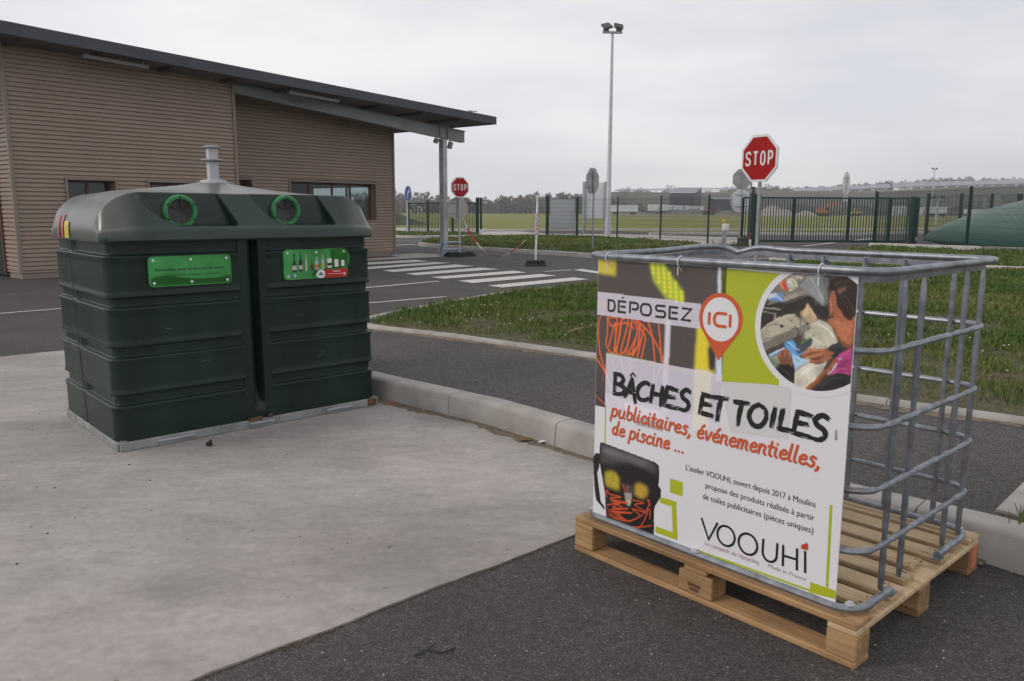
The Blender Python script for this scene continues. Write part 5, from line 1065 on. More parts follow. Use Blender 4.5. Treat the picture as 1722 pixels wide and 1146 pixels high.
for X_, Y_ in ((993, 552), (40, 580)): mb.tube([PP(X_, Y_ - 12, .004), PP(X_ - 1, Y_ + 14, .004)], .0018, n=5); mb.lathe([(.004, 0), (.0, .003)], PP(X_, Y_ - 14, .002), n=8, M=Matrix.Rotation(R(90), 3, 'X'))
mb.build('wire_tie', M['galv_dull'], ban)
# ================================================================ signs
def octo(r): return [(r / math.cos(R(22.5)) * math.cos(R(22.5 + 45 * k)), r / math.cos(R(22.5)) * math.sin(R(22.5 + 45 * k))) for k in range(8)]
STOPG = {'S': [smoothpts([(.95, .80), (.80, .97), (.5, 1), (.18, .90), (.10, .72), (.28, .56), (.72, .44), (.92, .28), (.82, .08), (.5, 0), (.18, .03), (.03, .2)], 4)], 'T': [[(0, 1), (1, 1)], [(.5, 1), (.5, 0)]],
         'O': [arc(.5, .68, .42, .32, 0, 180, 10) + arc(.5, .32, .42, .32, 180, 360, 10) + [(.92, .68)]], 'P': [[(.1, 0), (.1, 1), (.5, 1)] + arc(.55, .73, .36, .27, 90, -90, 8) + [(.1, .46)]]}
def stop_plate(p, zc, r, back=False, y=-.05):
    mb = MB(); mb.prism(octo(r), 0, .03, lambda a, b, z: (a, y - .0 + z, zc + b)); pl = mb.build('sign_plate', M['white'] if not back else M['sign_back'], p, fix=True)
    if not back:
        mb = MB(); mb.flat(octo(r * .90), lambda a, b: (a, y - .002, zc + b)); mb.build('red_field', M['red'], pl)
        mb = MB(); k = r / .4; fn = lambda a, b, l=0: (a, y - .004 - l, zc + b)
        for ch, a, b in (('S', -.315, -.175), ('T', -.145, -.015), ('O', .02, .15), ('P', .185, .315)): strokes(mb, STOPG[ch], a * k + .015 * k, (-.125 + .016) * k, b * k - .015 * k, (.125 - .016) * k, .036 * k, fn, rnd=False)
        mb.build('lettering', M['white'], pl)
    return pl
def clips(p, zs, w_, y=-.0):
    mb = MB()
    for z in zs: mb.box((0, y, z), (w_, .02, .03)); mb.box((0, y + .035, z), (.09, .07, .035))
    mb.build('bracket', M['galv_dull'], p)
def pole(p, z1, r=.03, m='galv_dull', z0=-.02):
    mb = MB(); mb.tube([(0, 0, z0), (0, 0, z1)], r, n=14); return mb.build('pole', M[m], p, smooth=True)
Y_ = 14.3; c = at(1281.5, 266.5, Y_)
st = thing('stop_sign', 'large tall red STOP sign on a grey post behind the advertising banner', 'stop sign', (c.x, Y_ + .05, .15), R(-59))
pole(st, c.z - .15 + .25, .032); stop_plate(st, c.z - .15, .405); clips(st, [c.z - .35, c.z + .05], .5, -.012)
# temporary one by the crossing
bx, by = g(773, 431); c = at(772.5, 315.5, by)
st = thing('stop_sign', 'small red STOP sign on a portable post with a black rubber foot', 'stop sign', (bx, by, 0), R(34))
pole(st, c.z + .12, .025, 'galv_light'); stop_plate(st, c.z, .305); clips(st, [c.z - .15, c.z + .12], .4, -.012)
zc = at(771, 350.5, by).z
mb = MB(); mb.lathe([(.0, -.012), (.335, -.012), (.335, .012), (0, .012)], (-.03, .06, zc), n=40, M=Matrix.Rotation(R(-14), 3, 'Z') @ Matrix.Rotation(R(90), 3, 'X')); rd = mb.build('round_plate', M['sign_back'], st, smooth=True)
mb = MB(); 
for z in (zc + .16, zc - .15): mb.box((-.03, .035, z), (.5, .012, .022))
mb.box((-.055, .03, zc), (.035, .012, .62)); mb.build('bracket', M['galv_dull'], rd)
mb = MB()
for k, (x, wd) in enumerate(((-.30, .28), (0.0, .30), (.30, .28))):
    n = 7; mb.prism([(x - wd / 2, -.24), (x + wd / 2, -.24), (x + wd / 2, .24), (x - wd / 2, .24)], 0.002, .07 if k != 1 else .11)
for k in range(4): mb.box((-.36 + .24 * k, 0, .10), (.07, .40, .05), ch=.012)
mb.build('rubber_foot', M['rubber'], st)
# mast with the wound tape
bx2, by2 = g(900.5, 447)
ms = thing('marker_mast', 'slim white marker post wound with red and white tape, on a black slotted foot', 'post', (bx2, by2, 0), R(4))
zt = at(903, 329, by2).z
mb = MB(); mb.tube([(0, 0, .03), (.03, 0, zt - .25), (.035, 0, zt)], [.027, .027, .018], n=12); mb.build('pole', M['white'], ms, smooth=True)
mb = MB(); 
zs_ = [at(903, y, by2).z for y in (360, 398)]; n = 190; tp = []
for k in range(n): a = k * .55; r = .040 + .020 * abs(math.sin(k * .37)) ; z = zs_[1] + (zs_[0] - zs_[1]) * k / n; tp.append((.02 + r * math.cos(a), r * math.sin(a), z + .02 * math.sin(k * 1.3)))
for col, off in (('white', 0), ('red', 1)):
    mb = MB()
    for k0 in range(off * 4, n - 5, 7): mb.grid([[(p[0], p[1], p[2] - .022), (p[0] * 1.05, p[1] * 1.05, p[2] + .022)] for p in tp[k0:k0 + (6 if off == 0 else 3)]])
    mb.build('wound_tape', M['white'] if col == 'white' else bpy.data.materials.get('tape_red') or mat('tape_red', (.55, .07, .09), .5), ms)
mb = MB(); mb.prism([(-.27, -.16), (.27, -.16), (.27, .16), (-.27, .16)], 0.002, .035); 
for k in range(5): mb.box((-.21 + .105 * k, 0, .085), (.06, .26, .12), ch=.02)
mb.box((0, 0, .10), (.5, .10, .10), ch=.02); mb.build('foot', mat('foot_black', (.03, .03, .032), .6), ms)
# tape
tp_ = thing('barrier_tape', 'red and white barrier tape sagging from the portable stop sign to the marker post', 'tape', (0, 0, 0))
A0, A1 = at(777, 364, by), at(901, 389, by2); low = at(838, 431.5, (by + by2) / 2 - .2); pts = smoothpts([A0, at(790, 391, by - .7), at(812, 420, by - 1.4), low, at(860, 424, by2 + 1.0), at(885, 403, by2 + .4), A1], 9)
for col in (0, 1):
    n = len(pts); seg = 7
    for k0 in range(col * seg, n - 1, seg * 2):
        rws = []; mb = MB()
        for k in range(k0, min(n, k0 + seg + 1)):
            tw = .9 + .5 * math.sin(k * .21); p = Vector(pts[k]); d = Vector((math.sin(k * .17) * .02, .012 * math.cos(tw), .024 * math.sin(tw))); rws.append([p - d, p + d])
        mb.grid(rws); mb.build('tape_stretch', M['white'] if col == 0 else bpy.data.materials['tape_red'], tp_)
# backs of signs
def place_back(px, y0, yb, Yd, ang, octr=None, rnd=None, zb=.0, top=None, lab='', grp=None, r=.03, name='road_sign', lean=0.):
    p0 = at(px, 400, Yd); o = thing(name, lab, 'road sign', (p0.x, Yd, zb), R(ang), grp)
    if octr: 
        z = at(px, octr[0], Yd).z - zb; stop_plate(o, z, octr[1], back=True, y=.035); clips(o, [z - octr[1] * .5, z + octr[1] * .5], octr[1] * 1.3, .02)
    if rnd:
        z = at(px, rnd[0], Yd).z - zb; mb = MB(); mb.lathe([(0, -.012), (rnd[1], -.012), (rnd[1], .012), (0, .012)], (0, .05, z), n=36, M=Matrix.Rotation(R(90), 3, 'X')); mb.build('round_plate', M['sign_back'] if not octr else M['white_far'], o, smooth=True)
        clips(o, [z - rnd[1] * .5, z + rnd[1] * .5], rnd[1] * 1.2, .02)
    pole(o, at(px, top, Yd).z - zb, r); return o
place_back(996.8, 0, 0, 27.0, 56, octr=(304.5, .42), zb=.1, top=287, lab='back of a grey octagonal sign, almost edge on, in the far grass verge')
place_back(1244, 0, 0, 36.2, 8, octr=(301.5, .44), rnd=(338, .51), zb=.0, top=288, lab='back of an octagonal sign above a round sign on one post, beside the gate pillar')
ov = at(1419, 388, 56); o = thing('road_sign', 'tilted round sign seen nearly edge on beyond the sliding gate, small plate under it', 'road sign', (ov.x, 56, 0), R(50))
zc = at(1419, 309, 56).z; mb = MB(); mb.lathe([(0, -.015), (.80, -.015), (.80, .015), (0, .015)], (0, .06, zc), n=36, M=Matrix.Rotation(R(90), 3, 'X')); mb.build('round_plate', M['white_far'], o, smooth=True)
clips(o, [zc - .35, zc + .35], 1.3, .02); mb = MB(); mb.box((0, .06, zc - 1.05), (1.0, .03, .35)); mb.build('small_plate', M['white_far'], o)
mb = MB(); mb.tube([(-.1, 0, -.05), (0, 0, zc + .5)], .04); mb.build('pole', M['galv_light'], o)
bl = at(685.5, 393, 46); o = thing('arrow_sign', 'round blue sign with a white bent arrow, on a post beside the building corner', 'road sign', (bl.x, 46, .05), R(72))
zc = at(685.5, 326, 46).z - .05; mb = MB(); mb.lathe([(0, -.012), (.45, -.012), (.45, .012), (0, .012)], (0, -.06, zc), n=40, M=Matrix.Rotation(R(90), 3, 'X')); pl = mb.build('sign_plate', M['white'], o, smooth=True)
mb = MB(); mb.flat(disc_pts(0, zc, .415, 36), lambda a, b: (a, -.0745, b)); mb.build('blue_field', M['blue'], pl)
mb = MB(); fn = lambda a, b, l=0: (a, -.077 - l, zc + b); ribbon(mb, smoothpts([(-.08, -.28), (-.08, .02), (-.04, .12), (.06, .14)], 5), .10, fn, rnd=False); mb.flat([(.04, .30), (.26, .14), (.04, -.02)], fn); mb.build('arrow', M['white'], pl)
pole(o, zc + .4, .05, 'galv_light')

# ================================================================ lamp mast
lp = at(1022, 398, 43.5); o = thing('lamp_mast', 'tall grey lamp mast with two floodlights on a crossbar, near the far verge', 'street lamp', (lp.x, 43.5, -.02), R(6))
zt = at(1021.5, 56, 43.5).z
mb = MB(); mb.tube([(0, 0, 0), (0, 0, .9), (0, 0, 1.0), (0, 0, zt)], [.17, .16, .135, .065], n=16); mb.lathe([(.24, 0), (.24, .03), (0, .03)]); mb.build('mast', M['galv_light'], o, smooth=True)
mb = MB(); mb.box((0, 0, zt + .05), (1.04, .09, .11)); mb.tube([(0, 0, zt - .02), (0, 0, zt + .10)], .09); mb.build('crossbar', M['galv_dull'], o)
for sx, rt in ((-1, (R(38), R(-16), R(20))), (1, (R(-12), R(14), R(-20)))):
    mb = MB(); from mathutils import Euler
    Mr = Euler(rt).to_matrix(); mb.box((sx * .31, -.06, zt + .36), (.48, .44, .10), M=Mr, ch=.02); mb.box((sx * .34, 0, zt + .2), (.30, .05, .22)); fl_ = mb.build('floodlight', mat('lamp_housing', (.06, .06, .065), .5) if 'lamp_housing' not in bpy.data.materials else bpy.data.materials['lamp_housing'], o)
    mb = MB(); mb.box((sx * .31, -.06, zt + .36) if False else Vector((sx * .31, -.06, zt + .36)) + Mr @ Vector((0, 0, -.058)), (.48, .42, .01), M=Mr); mb.build('lens', M['galv_light'], fl_)

# ================================================================ fences and gates
mesh_m = M['fence_green']
def bay(mb, a, b, z0, z1, wr=.0032, step=.055):
    a, b = Vector((*a, 0)), Vector((*b, 0)); L_ = (b - a).length; n = int(L_ / step)
    for i in range(1, n): p = a + (b - a) * i / n; mb.bar((p.x, p.y, z0), (p.x, p.y, z1), wr * 2, wr * 2)
    z = z0 + .05
    while z <= z1:
        mb.bar((a.x, a.y, z), (b.x, b.y, z), wr * 2, wr * 2.2); z += .2
def fence(label, pts, h, z0=.0, posts=None, w_=.075, group=None):
    o = thing('mesh_fence', label, 'fence', (0, 0, 0), 0, group)
    for i, p in enumerate(pts):
        ww = posts[i] if posts else w_
        mb = MB(); mb.box((p[0], p[1], z0 + h / 2 - .05), (ww, ww * .8, h + .1)); mb.box((p[0], p[1], z0 + h + .008), (ww + .012, ww * .8 + .012, .016)); mb.build('post', M['fence_green'], o)
    for p, q in zip(pts[:-1], pts[1:]):
        mb = MB(); bay(mb, p, q, z0 + .08, z0 + h - .03); mb.build('mesh_panel', mesh_m, o)
    return o
fpts = [(at(px, 400, Y).x, Y) for px, Y in ((920, 40.5), (970, 42.0), (1037.5, 41.0), (1110, 38.6), (1190, 35.2), (1246, 36.6))]
fence('green wire mesh fence curving behind the far grass verge, carrying a pale board', fpts, 2.08, .02, [.16, .12, .075, .075, .075, .1])
fence('tall green wire mesh fence running beside the dark green bladder tank', [(14.95, 33.2), (14.95, 26.4), (14.95, 20.0), (14.95, 14.5)], 2.22, .0, [.1, .09, .09, .09])
rp = [(at(px, 400, 40.).x, 40.) for px in (1556, 1611, 1662, 1708, 1775, 1850)]
fence('green wire mesh fence behind the bladder tank, only its post tops showing above it', rp, 2.3, .0, [.14, .13, .11, .18, .11, .11])
nb = fpts[0]; o = thing('banner_board', 'pale blank board hung on the wire mesh fence beside the gate opening', 'board', (0, 0, 0))
a_, b_ = Vector((*fpts[0], 0)), Vector((*fpts[1], 0)); mb = MB(); p, q = a_ + (b_ - a_) * .1, a_ + (b_ - a_) * .92
mb.bar((p.x, p.y + .05, 1.22), (q.x, q.y + .05, 1.22), .01, 1.52); mb.build('panel', M['white_far'], o)
mb = MB(); 
for f in (.03, .97):
    for z in (.52, 1.92): r_ = p + (q - p) * f; mb.box((r_.x, r_.y + .03, z), (.03, .04, .03))
mb.build('clip', M['galv_dull'], o)
# notice board on two steel posts
nbx0, nbx1 = at(982, 390, 51).x, at(1016.5, 390, 51).x
o = thing('notice_board', 'white board seen from behind between two thick steel posts, left of the lamp mast', 'notice board', ((nbx0 + nbx1) / 2, 51, 0)); hw = (nbx1 - nbx0) / 2; zt = at(1000, 306, 51).z
for sx in (-1, 1): mb = MB(); mb.tube([(sx * hw, 0, -.05), (sx * hw, 0, zt)], .115 if sx < 0 else .10, n=16); mb.build('post', M['galv_dull'], o, smooth=True)
mb = MB(); mb.box((0, .16, (zt - .05 + .95) / 2), (2 * hw + .25, .05, zt - .05 - .95)); mb.build('panel', M['white_far'], o)
# sliding gate
GY = 34.6; gx0, gx1 = at(1247, 400, GY).x, at(1524, 400, GY).x
o = thing('sliding_gate', 'long dark green barred sliding gate closing the road beside the bladder tank', 'gate', (0, 0, 0))
mb = MB()
for z in (.14, 1.98): mb.box(((gx0 + gx1) / 2, GY, z), (gx1 - gx0, .07, .10 if z < 1 else .07))
for px, wd in ((1247, .10), (1331.5, .12), (1424, .12), (1492, .13), (1523, .05)): mb.box((at(px, 400, GY).x, GY, 1.05), (wd, .075, 1.86))
mb.build('gate_frame', M['fence_green'], o)
mb = MB(); x = gx0 + .13
while x < gx1: mb.box((x, GY, 1.06), (.035, .025, 1.78)); x += .118
mb.build('bar_infill', M['fence_green'], o)
def pillar(px, Yd, wd, h, lab, lamp):
    c = at(px, 400, Yd); o = thing('gate_pillar', lab, 'gate pillar', (c.x, Yd, 0), 0)
    mb = MB(); mb.box((-wd * .28, 0, h / 2), (wd * .4, .3, h), ch=.01); mb.box((wd * .28, 0, h / 2 - .02), (wd * .4, .3, h - .04), ch=.01)
    for z in (.2, h * .5, h - .2): mb.box((0, .04, z), (wd * .3, .16, .1))
    mb.build('pillar', M['fence_green'], o)
    if lamp:
        mb = MB(); mb.tube([(-.1, 0, h), (-.1, 0, h + .13)], .05); mb.box((-.12, -.02, h + .2), (.13, .16, .10), ch=.02); mb.build('beacon', M['rubber'], o)
        mb = MB(); mb.lathe([(.055, 0), (.06, .06), (.04, .13), (0, .14)], (.16, 0, h + .02), n=14); mb.build('red_lamp', mat('lamp_red', (.45, .02, .03), .3), o, smooth=True)
        mb = MB(); mb.tube([(.24, .1, h - .1), (.24, .1, h + .75)], .02); mb.build('aerial', M['galv_light'], o); mb = MB(); mb.tube([(-.12, .3, h - .2), (-.12, .3, h + .62)], .045); mb.build('pipe', M['galv_dull'], o)
    mb = MB(); mb.box((wd * .3, -.16, .28), (.07, .03, .14)); mb.build('fitting', M['galv_light'], o)
pillar(1267, 33.6, .44, 2.16, 'dark green twin gate pillar with a red lamp on top, right of the grey meter box', True)
pillar(1534, 34.2, .30, 2.05, 'dark green gate pillar without a lamp, by the pointed end of the bladder tank', False)
c = at(1251, 405, 33.4); o = thing('concrete_block', 'dark square ballast block at the foot of the lamp topped gate pillar', 'block', (c.x, 33.4, 0)); mb = MB(); mb.box((0, 0, .16), (.46, .46, .34), ch=.03); mb.box((0, 0, .345), (.2, .2, .03)); mb.build('block', mat('dark_block', (.045, .042, .045), .85, noise=(9, .3)), o)
c = at(1217, 413, 33.8); o = thing('meter_box', 'small pale grey meter box with a yellow beacon on a short post', 'meter box', (c.x, 33.8, 0))
mb = MB(); mb.box((0, 0, .3), (.16, .12, .62)); mb.build('post', M['galv_dull'], o); mb = MB(); mb.box((.04, 0, .74), (.25, .2, .29), ch=.02); mb.build('box', M['white'], o)
mb = MB(); mb.lathe([(.03, .885), (.03, .93), (.075, .95), (.07, 1.03), (.03, 1.06), (0, 1.06)], (-.04, 0, 0), n=12); mb.build('beacon', mat('beacon_yellow', (.6, .42, .02), .4), o, smooth=True)
c = at(1261, 414, 32.9); o = thing('marker_post', 'short white post with a dark red top at the foot of the gate pillar', 'post', (c.x, 32.9, 0)); mb = MB(); mb.tube([(0, 0, 0), (0, 0, .27)], .05); mb.build('post', M['white'], o); mb = MB(); mb.tube([(0, 0, .27), (0, 0, .5), (0, 0, .53)], [.055, .055, .03]); mb.build('cap', mat('cap_red', (.12, .015, .015), .5), o)
# open barred gate by the building
ga, gbp = Vector((at(687, 392, 48.5).x, 48.5, 0)), Vector((at(803, 396, 45).x, 45, 0)); o = thing('swing_gate', 'open green barred gate leaf beside the building corner, behind the portable stop sign', 'gate', (0, 0, 0))
mb = MB(); 
for z in (.12, 1.80): mb.bar((ga.x, ga.y, z), (gbp.x, gbp.y, z), .06, .07)
for f, hh in ((.0, 1.9), (.30, 1.98), (.655, 2.0), (1., 2.1)): p = ga + (gbp - ga) * f; mb.box((p.x, p.y, hh / 2), (.11 if f < 1 else .18, .1, hh))
mb.build('gate_frame', M['fence_green'], o)
mb = MB(); n = 46
for i in range(1, n): p = ga + (gbp - ga) * i / n; mb.box((p.x, p.y, .97), (.034, .025, 1.6))
mb.build('bar_infill', M['fence_green'], o)
c = at(809, 390, 46.5); o = thing('gate_post', 'dark green gate post with a white footing at the side of the open gateway', 'gate post', (c.x, 46.5, 0)); mb = MB(); mb.box((0, 0, 1.05), (.12, .12, 2.1)); mb.box((0, 0, 2.11), (.14, .14, .02)); mb.build('post', M['fence_green'], o); mb = MB(); mb.box((-.05, -.25, .14), (.24, .24, .32), ch=.02); mb.build('footing', M['white'], o)

# ================================================================ bladder tank
o = thing('bladder_tank', 'huge swollen dark green fabric water bladder lying behind the mesh fence', 'tank', (22.25, 27.1, 0), R(0))
a, b, n = 5.55, 6.5, 64; rows = []
def pil(u, v): return max(0., (1 - abs(u) ** 2.1) * (1 - abs(v) ** 2.1)) ** .43
us = np.sin(np.linspace(-math.pi / 2, math.pi / 2, n)); 
def pt(u, v, up):
    k = 1 - .05 * (u * v) ** 2; h = pil(u, v) * (1 + .012 * math.sin(v * 40) * (1 - abs(u)) + .006 * math.sin(u * 31))
    return (a * u * k, b * v * k, (.30 + 2.02 * h) if up else .30 - .29 * min(1, h * 2.2))
mb = MB(); mb.grid([[pt(u, v, True) for v in us] for u in us]); mb.grid([[pt(u, v, False) for v in us[::-1]] for u in us]); mb.build('membrane', mat('tank_green', (.030, .105, .080), .35, noise=(.7, .12, 4), spec=.5, bump=(5, .2, .02)), o, smooth=True, angle=80)
mb = MB(); mb.tube([(0, 0, 2.2), (0, 0, 2.4)], .25, n=20); mb.lathe([(.35, 2.34), (.35, 2.37), (0, 2.39)], n=20); mb.build('vent', M['rubber'], o)
mb = MB(); mb.tube(smoothpts([(-5.4, -3.8, .3), (-5.9, -3.8, .25), (-6.2, -3.9, .06), (-6.6, -4.2, .05)], 5), .07); mb.build('hose', M['rubber'], o)

# ================================================================ far scenery
def block_thing(name, label, cat, px0, px1, yt, yb, Yd, m, depth=3., group=None, kind='box'):
    p0, p1 = at(px0, yb, Yd), at(px1, yb, Yd); wd = p1.x - p0.x; h = at(px0, yt, Yd).z - p0.z; z0 = max(-.03, p0.z) if Yd < 200 else p0.z
    o = thing(name, label, cat, ((p0.x + p1.x) / 2, Yd + depth / 2, z0), 0, group); return o, wd, h, depth
# ground beyond: the low hill and the embankment
n1, n2 = 90, 50; rows = []
def hill_z(x, y):
    r = sm(375, 500, y); k = sm(35, 160, x) ; return float(r * (13.4 * sm(5, 62, x) + 6.0 * sm(110, 420, x)) * (1 - .35 * sm(700, 1200, y)) + r * .6 * math.sin(x * .05) * k - .4)
for x in np.linspace(-150, 900, n1): rows.append([(x, y, hill_z(x, y)) for y in np.linspace(360, 1200, n2)])
mb = MB(); mb.grid(rows); struct(mb.build('hill', mat('hill_ground', (.058, .047, .034), .95, noise=(.02, .35, 8), color2=(.078, .085, .036)), smooth=True, fix=True))
mb = MB(); rows = []
for x in np.linspace(28, 260, 80): rows.append([(x, 318 + k * 3, -.05 + (1.9 + .9 * math.sin(x * .21) + .6 * math.sin(x * .53)) * math.sin(math.pi * k / 6) * float(sm(28, 60, x))) for k in range(7)])
mb.grid(rows); struct(mb.build('embankment', mat('bank_grey', (.13, .115, .105), .95, noise=(.12, .4, 6)), smooth=True, fix=True))
mb = MB(); rows = []
for x in np.linspace(96, 190, 50): rows.append([(x, 300 + k * 3, -.05 + (3.4 + 1.2 * math.sin(x * .3)) * math.sin(math.pi * k / 5) ** .8 * float(sm(96, 108, x) * (1 - sm(176, 190, x)))) for k in range(6)])
mb.grid(rows); struct(mb.build('soil_heap', mat('soil_dark', (.045, .04, .037), .95, noise=(.2, .3, 6)), smooth=True, fix=True))
for px, w_, h_ in ((1298, 6.5, 3.4), (1318, 5, 2.2), (1354, 4.5, 1.8)):
    c = at(px, 361, 280); o = thing('gravel_heap', {1298: 'tallest pale gravel heap, nearest the tall red stop sign', 1318: 'pale gravel heap between a taller and a lower heap', 1354: 'lowest pale gravel heap, nearest the orange excavator'}[px], 'gravel heap', (c.x, 280, -.05)); mb = MB()
    mb.lathe([(w_, 0), (w_ * .62, h_ * .42), (w_ * .3, h_ * .8), (w_ * .08, h_ * .98), (0, h_)], n=18); q_ = mb.build('heap', mat('gravel_pale', (.30, .265, .23), .95, noise=(.6, .25, 6)) if 'gravel_pale' not in bpy.data.materials else bpy.data.materials['gravel_pale'], o, smooth=True)
    for v in q_.data.vertices: v.co *= 1 + .1 * math.sin(v.co.x * 1.7 + v.co.y * 2.3)
# mound beside the building
mb = MB(); rows = []; c = at(664, 378, 78)
for x in np.linspace(-7, 6, 40): rows.append([(c.x + x - 1, 78 + k * 1.2, -.05 + 1.75 * float(1 - sm(-1.5, 4.6, x)) * math.sin(math.pi * k / 6)) for k in range(7)])
mb.grid(rows); struct(mb.build('grass_mound', mat('mound_green', (.05, .06, .03), .95, noise=(.5, .35, 6)), smooth=True, fix=True))
# hangar and low shed
def shed(label, px0, px1, yt, ye, yb, Yd, dep, m, skew=0.):
    a_, b_ = at(px0, yb, Yd), at(px1, yb, Yd); wd = b_.x - a_.x; zt, ze = at(px0, yt, Yd + dep).z, at(px0, ye, Yd).z; zb = -.3
    o = thing('hangar', label, 'shed', (a_.x, Yd, zb), 0); mb = MB()
    vs = [(0, 0, 0), (wd, 0, 0), (wd + skew, dep, 0), (skew, dep, 0), (0, 0, ze - zb), (wd, 0, ze - zb), (wd + skew, dep, zt - zb), (skew, dep, zt - zb)]
    mb.add(vs, [(0, 1, 5, 4), (1, 2, 6, 5), (2, 3, 7, 6), (3, 0, 4, 7)]); mb.build('wall', m, o)
    ov = .35; mb = MB(); k = (zt - ze) / dep; vs = [(-ov, -ov, ze - zb - k * ov + .02), (wd + ov, -ov, ze - zb - k * ov + .02), (wd + skew + ov, dep + ov, zt - zb + k * ov + .02), (skew - ov, dep + ov, zt - zb + k * ov + .02)]; vs += [(x, y, z + .2) for x, y, z in vs]
    mb.add(vs, [(3, 2, 1, 0), (4, 5, 6, 7), (0, 1, 5, 4), (1, 2, 6, 5), (2, 3, 7, 6), (3, 0, 4, 7)]); mb.build('roof', mat('shed_roof', (.10, .115, .14), .4, noise=(.3, .1)) if 'shed_roof' not in bpy.data.materials else bpy.data.materials['shed_roof'], o)
    mb = MB(); mb.box((wd / 2, -ov - .03, ze - zb - k * ov + .1), (wd + .7, .06, .22)); mb.build('gutter', M['white_far'], o)
    mb = MB(); mb.box((wd * .3, -.02, 1.8), (wd * .28, .06, 3.6)); mb.build('door', mat('shed_door', (.07, .075, .08), .6) if 'shed_door' not in bpy.data.materials else bpy.data.materials['shed_door'], o); return o
hd = mat('shed_dark', (.030, .036, .045), .6, noise=(.2, .12))
shed('large dark grey hangar with a single sloping roof beyond the field', 1126, 1167, 316.5, 324.5, 346, 330, 26, hd, 9.0); shed('long low dark shed just right of the large hangar', 1200, 1232, 333, 335, 345, 345, 10, hd)
# trailers and cabins
def trailer(label, px0, px1, yt, yb, Yd, group, wheels=True, name='trailer', cat='trailer', m=None):
    a_, b_ = at(px0, yb, Yd), at(px1, yb, Yd); wd = b_.x - a_.x; zt = at(px0, yt, Yd).z; zb = max(.0, a_.z)
    o = thing(name, label, cat, ((a_.x + b_.x) / 2, Yd, 0), 0, group); g0 = 1.0 if wheels else zb; h = zt - g0
    mb = MB(); mb.box((0, 1.25, g0 + h / 2), (wd, 2.5, h), ch=.05); bd = mb.build('body', m or M['white_far'], o)
    mb = MB()
    for f in (-.32, 0., .32): mb.box((wd * f, -.01, g0 + h / 2), (.08, .06, h * .94))
    mb.box((0, -.012, zt - .12), (wd * .98, .05, .14)); mb.box((0, -.012, g0 + .12), (wd * .98, .05, .14)); mb.build('ribs', M['galv_light'], bd)
    if wheels:
        for f in (-.36, -.26, .26, .36):
            mb = MB(); mb.lathe([(0, -.14), (.5, -.14), (.5, .14), (0, .14)], (wd * f, .3, .5), n=16, M=Matrix.Rotation(R(90), 3, 'X')); mb.build('wheel', M['rubber'], o)
        mb = MB(); mb.box((0, 1.2, .9), (wd * .96, 1.0, .18)); mb.build('chassis', M['rubber'], o)
    else:
        mb = MB(); mb.box((wd * .1, -.02, g0 + h * .42), (wd * .16, .05, h * .78)); mb.build('door', M['galv_dull'], bd)
    return o
GR = 'white trailers and cabins across the field'
for px0, px1, yt, yb, Yd, wh, lab in ((1027, 1073, 345, 358, 305, True, 'long white trailer across the field, just right of the lamp mast'), (1091, 1123, 344, 355, 320, False, 'white cabin across the field, left of the large dark hangar'), (1124, 1136, 345, 354, 322, False, 'small white cabin under the left corner of the hangar'), (1136, 1160, 346, 354, 324, False, 'white cabin in front of the middle of the dark hangar'), (1162, 1184, 347, 354, 326, False, 'white cabin in front of the right half of the dark hangar'),
                                       (1500, 1510, 347, 363, 250, False, 'narrow white cabin beside a taller pair near the gate end pillar'), (1511, 1525, 347, 363, 252, False, 'white cabin directly left of the gate end pillar'), (1541, 1562, 349, 363, 255, False, 'grey white cabin seen right of the gate end pillar'), (1563, 1592, 348, 364, 250, True, 'white trailer seen above the tip of the bladder tank'), (1628, 1652, 352, 362, 240, True, 'low white trailer peeping over the bladder tank')):
    trailer(lab, px0, px1, yt, yb, Yd, GR, wh, 'trailer' if wh else 'site_cabin', 'trailer' if wh else 'cabin')
om = mat('machine_orange', (.50, .17, .04), .5, noise=(.5, .15)); ym = mat('machine_yellow', (.50, .36, .05), .5, noise=(.5, .15)); rm_ = mat('machine_red', (.36, .05, .03), .5, noise=(.5, .15))
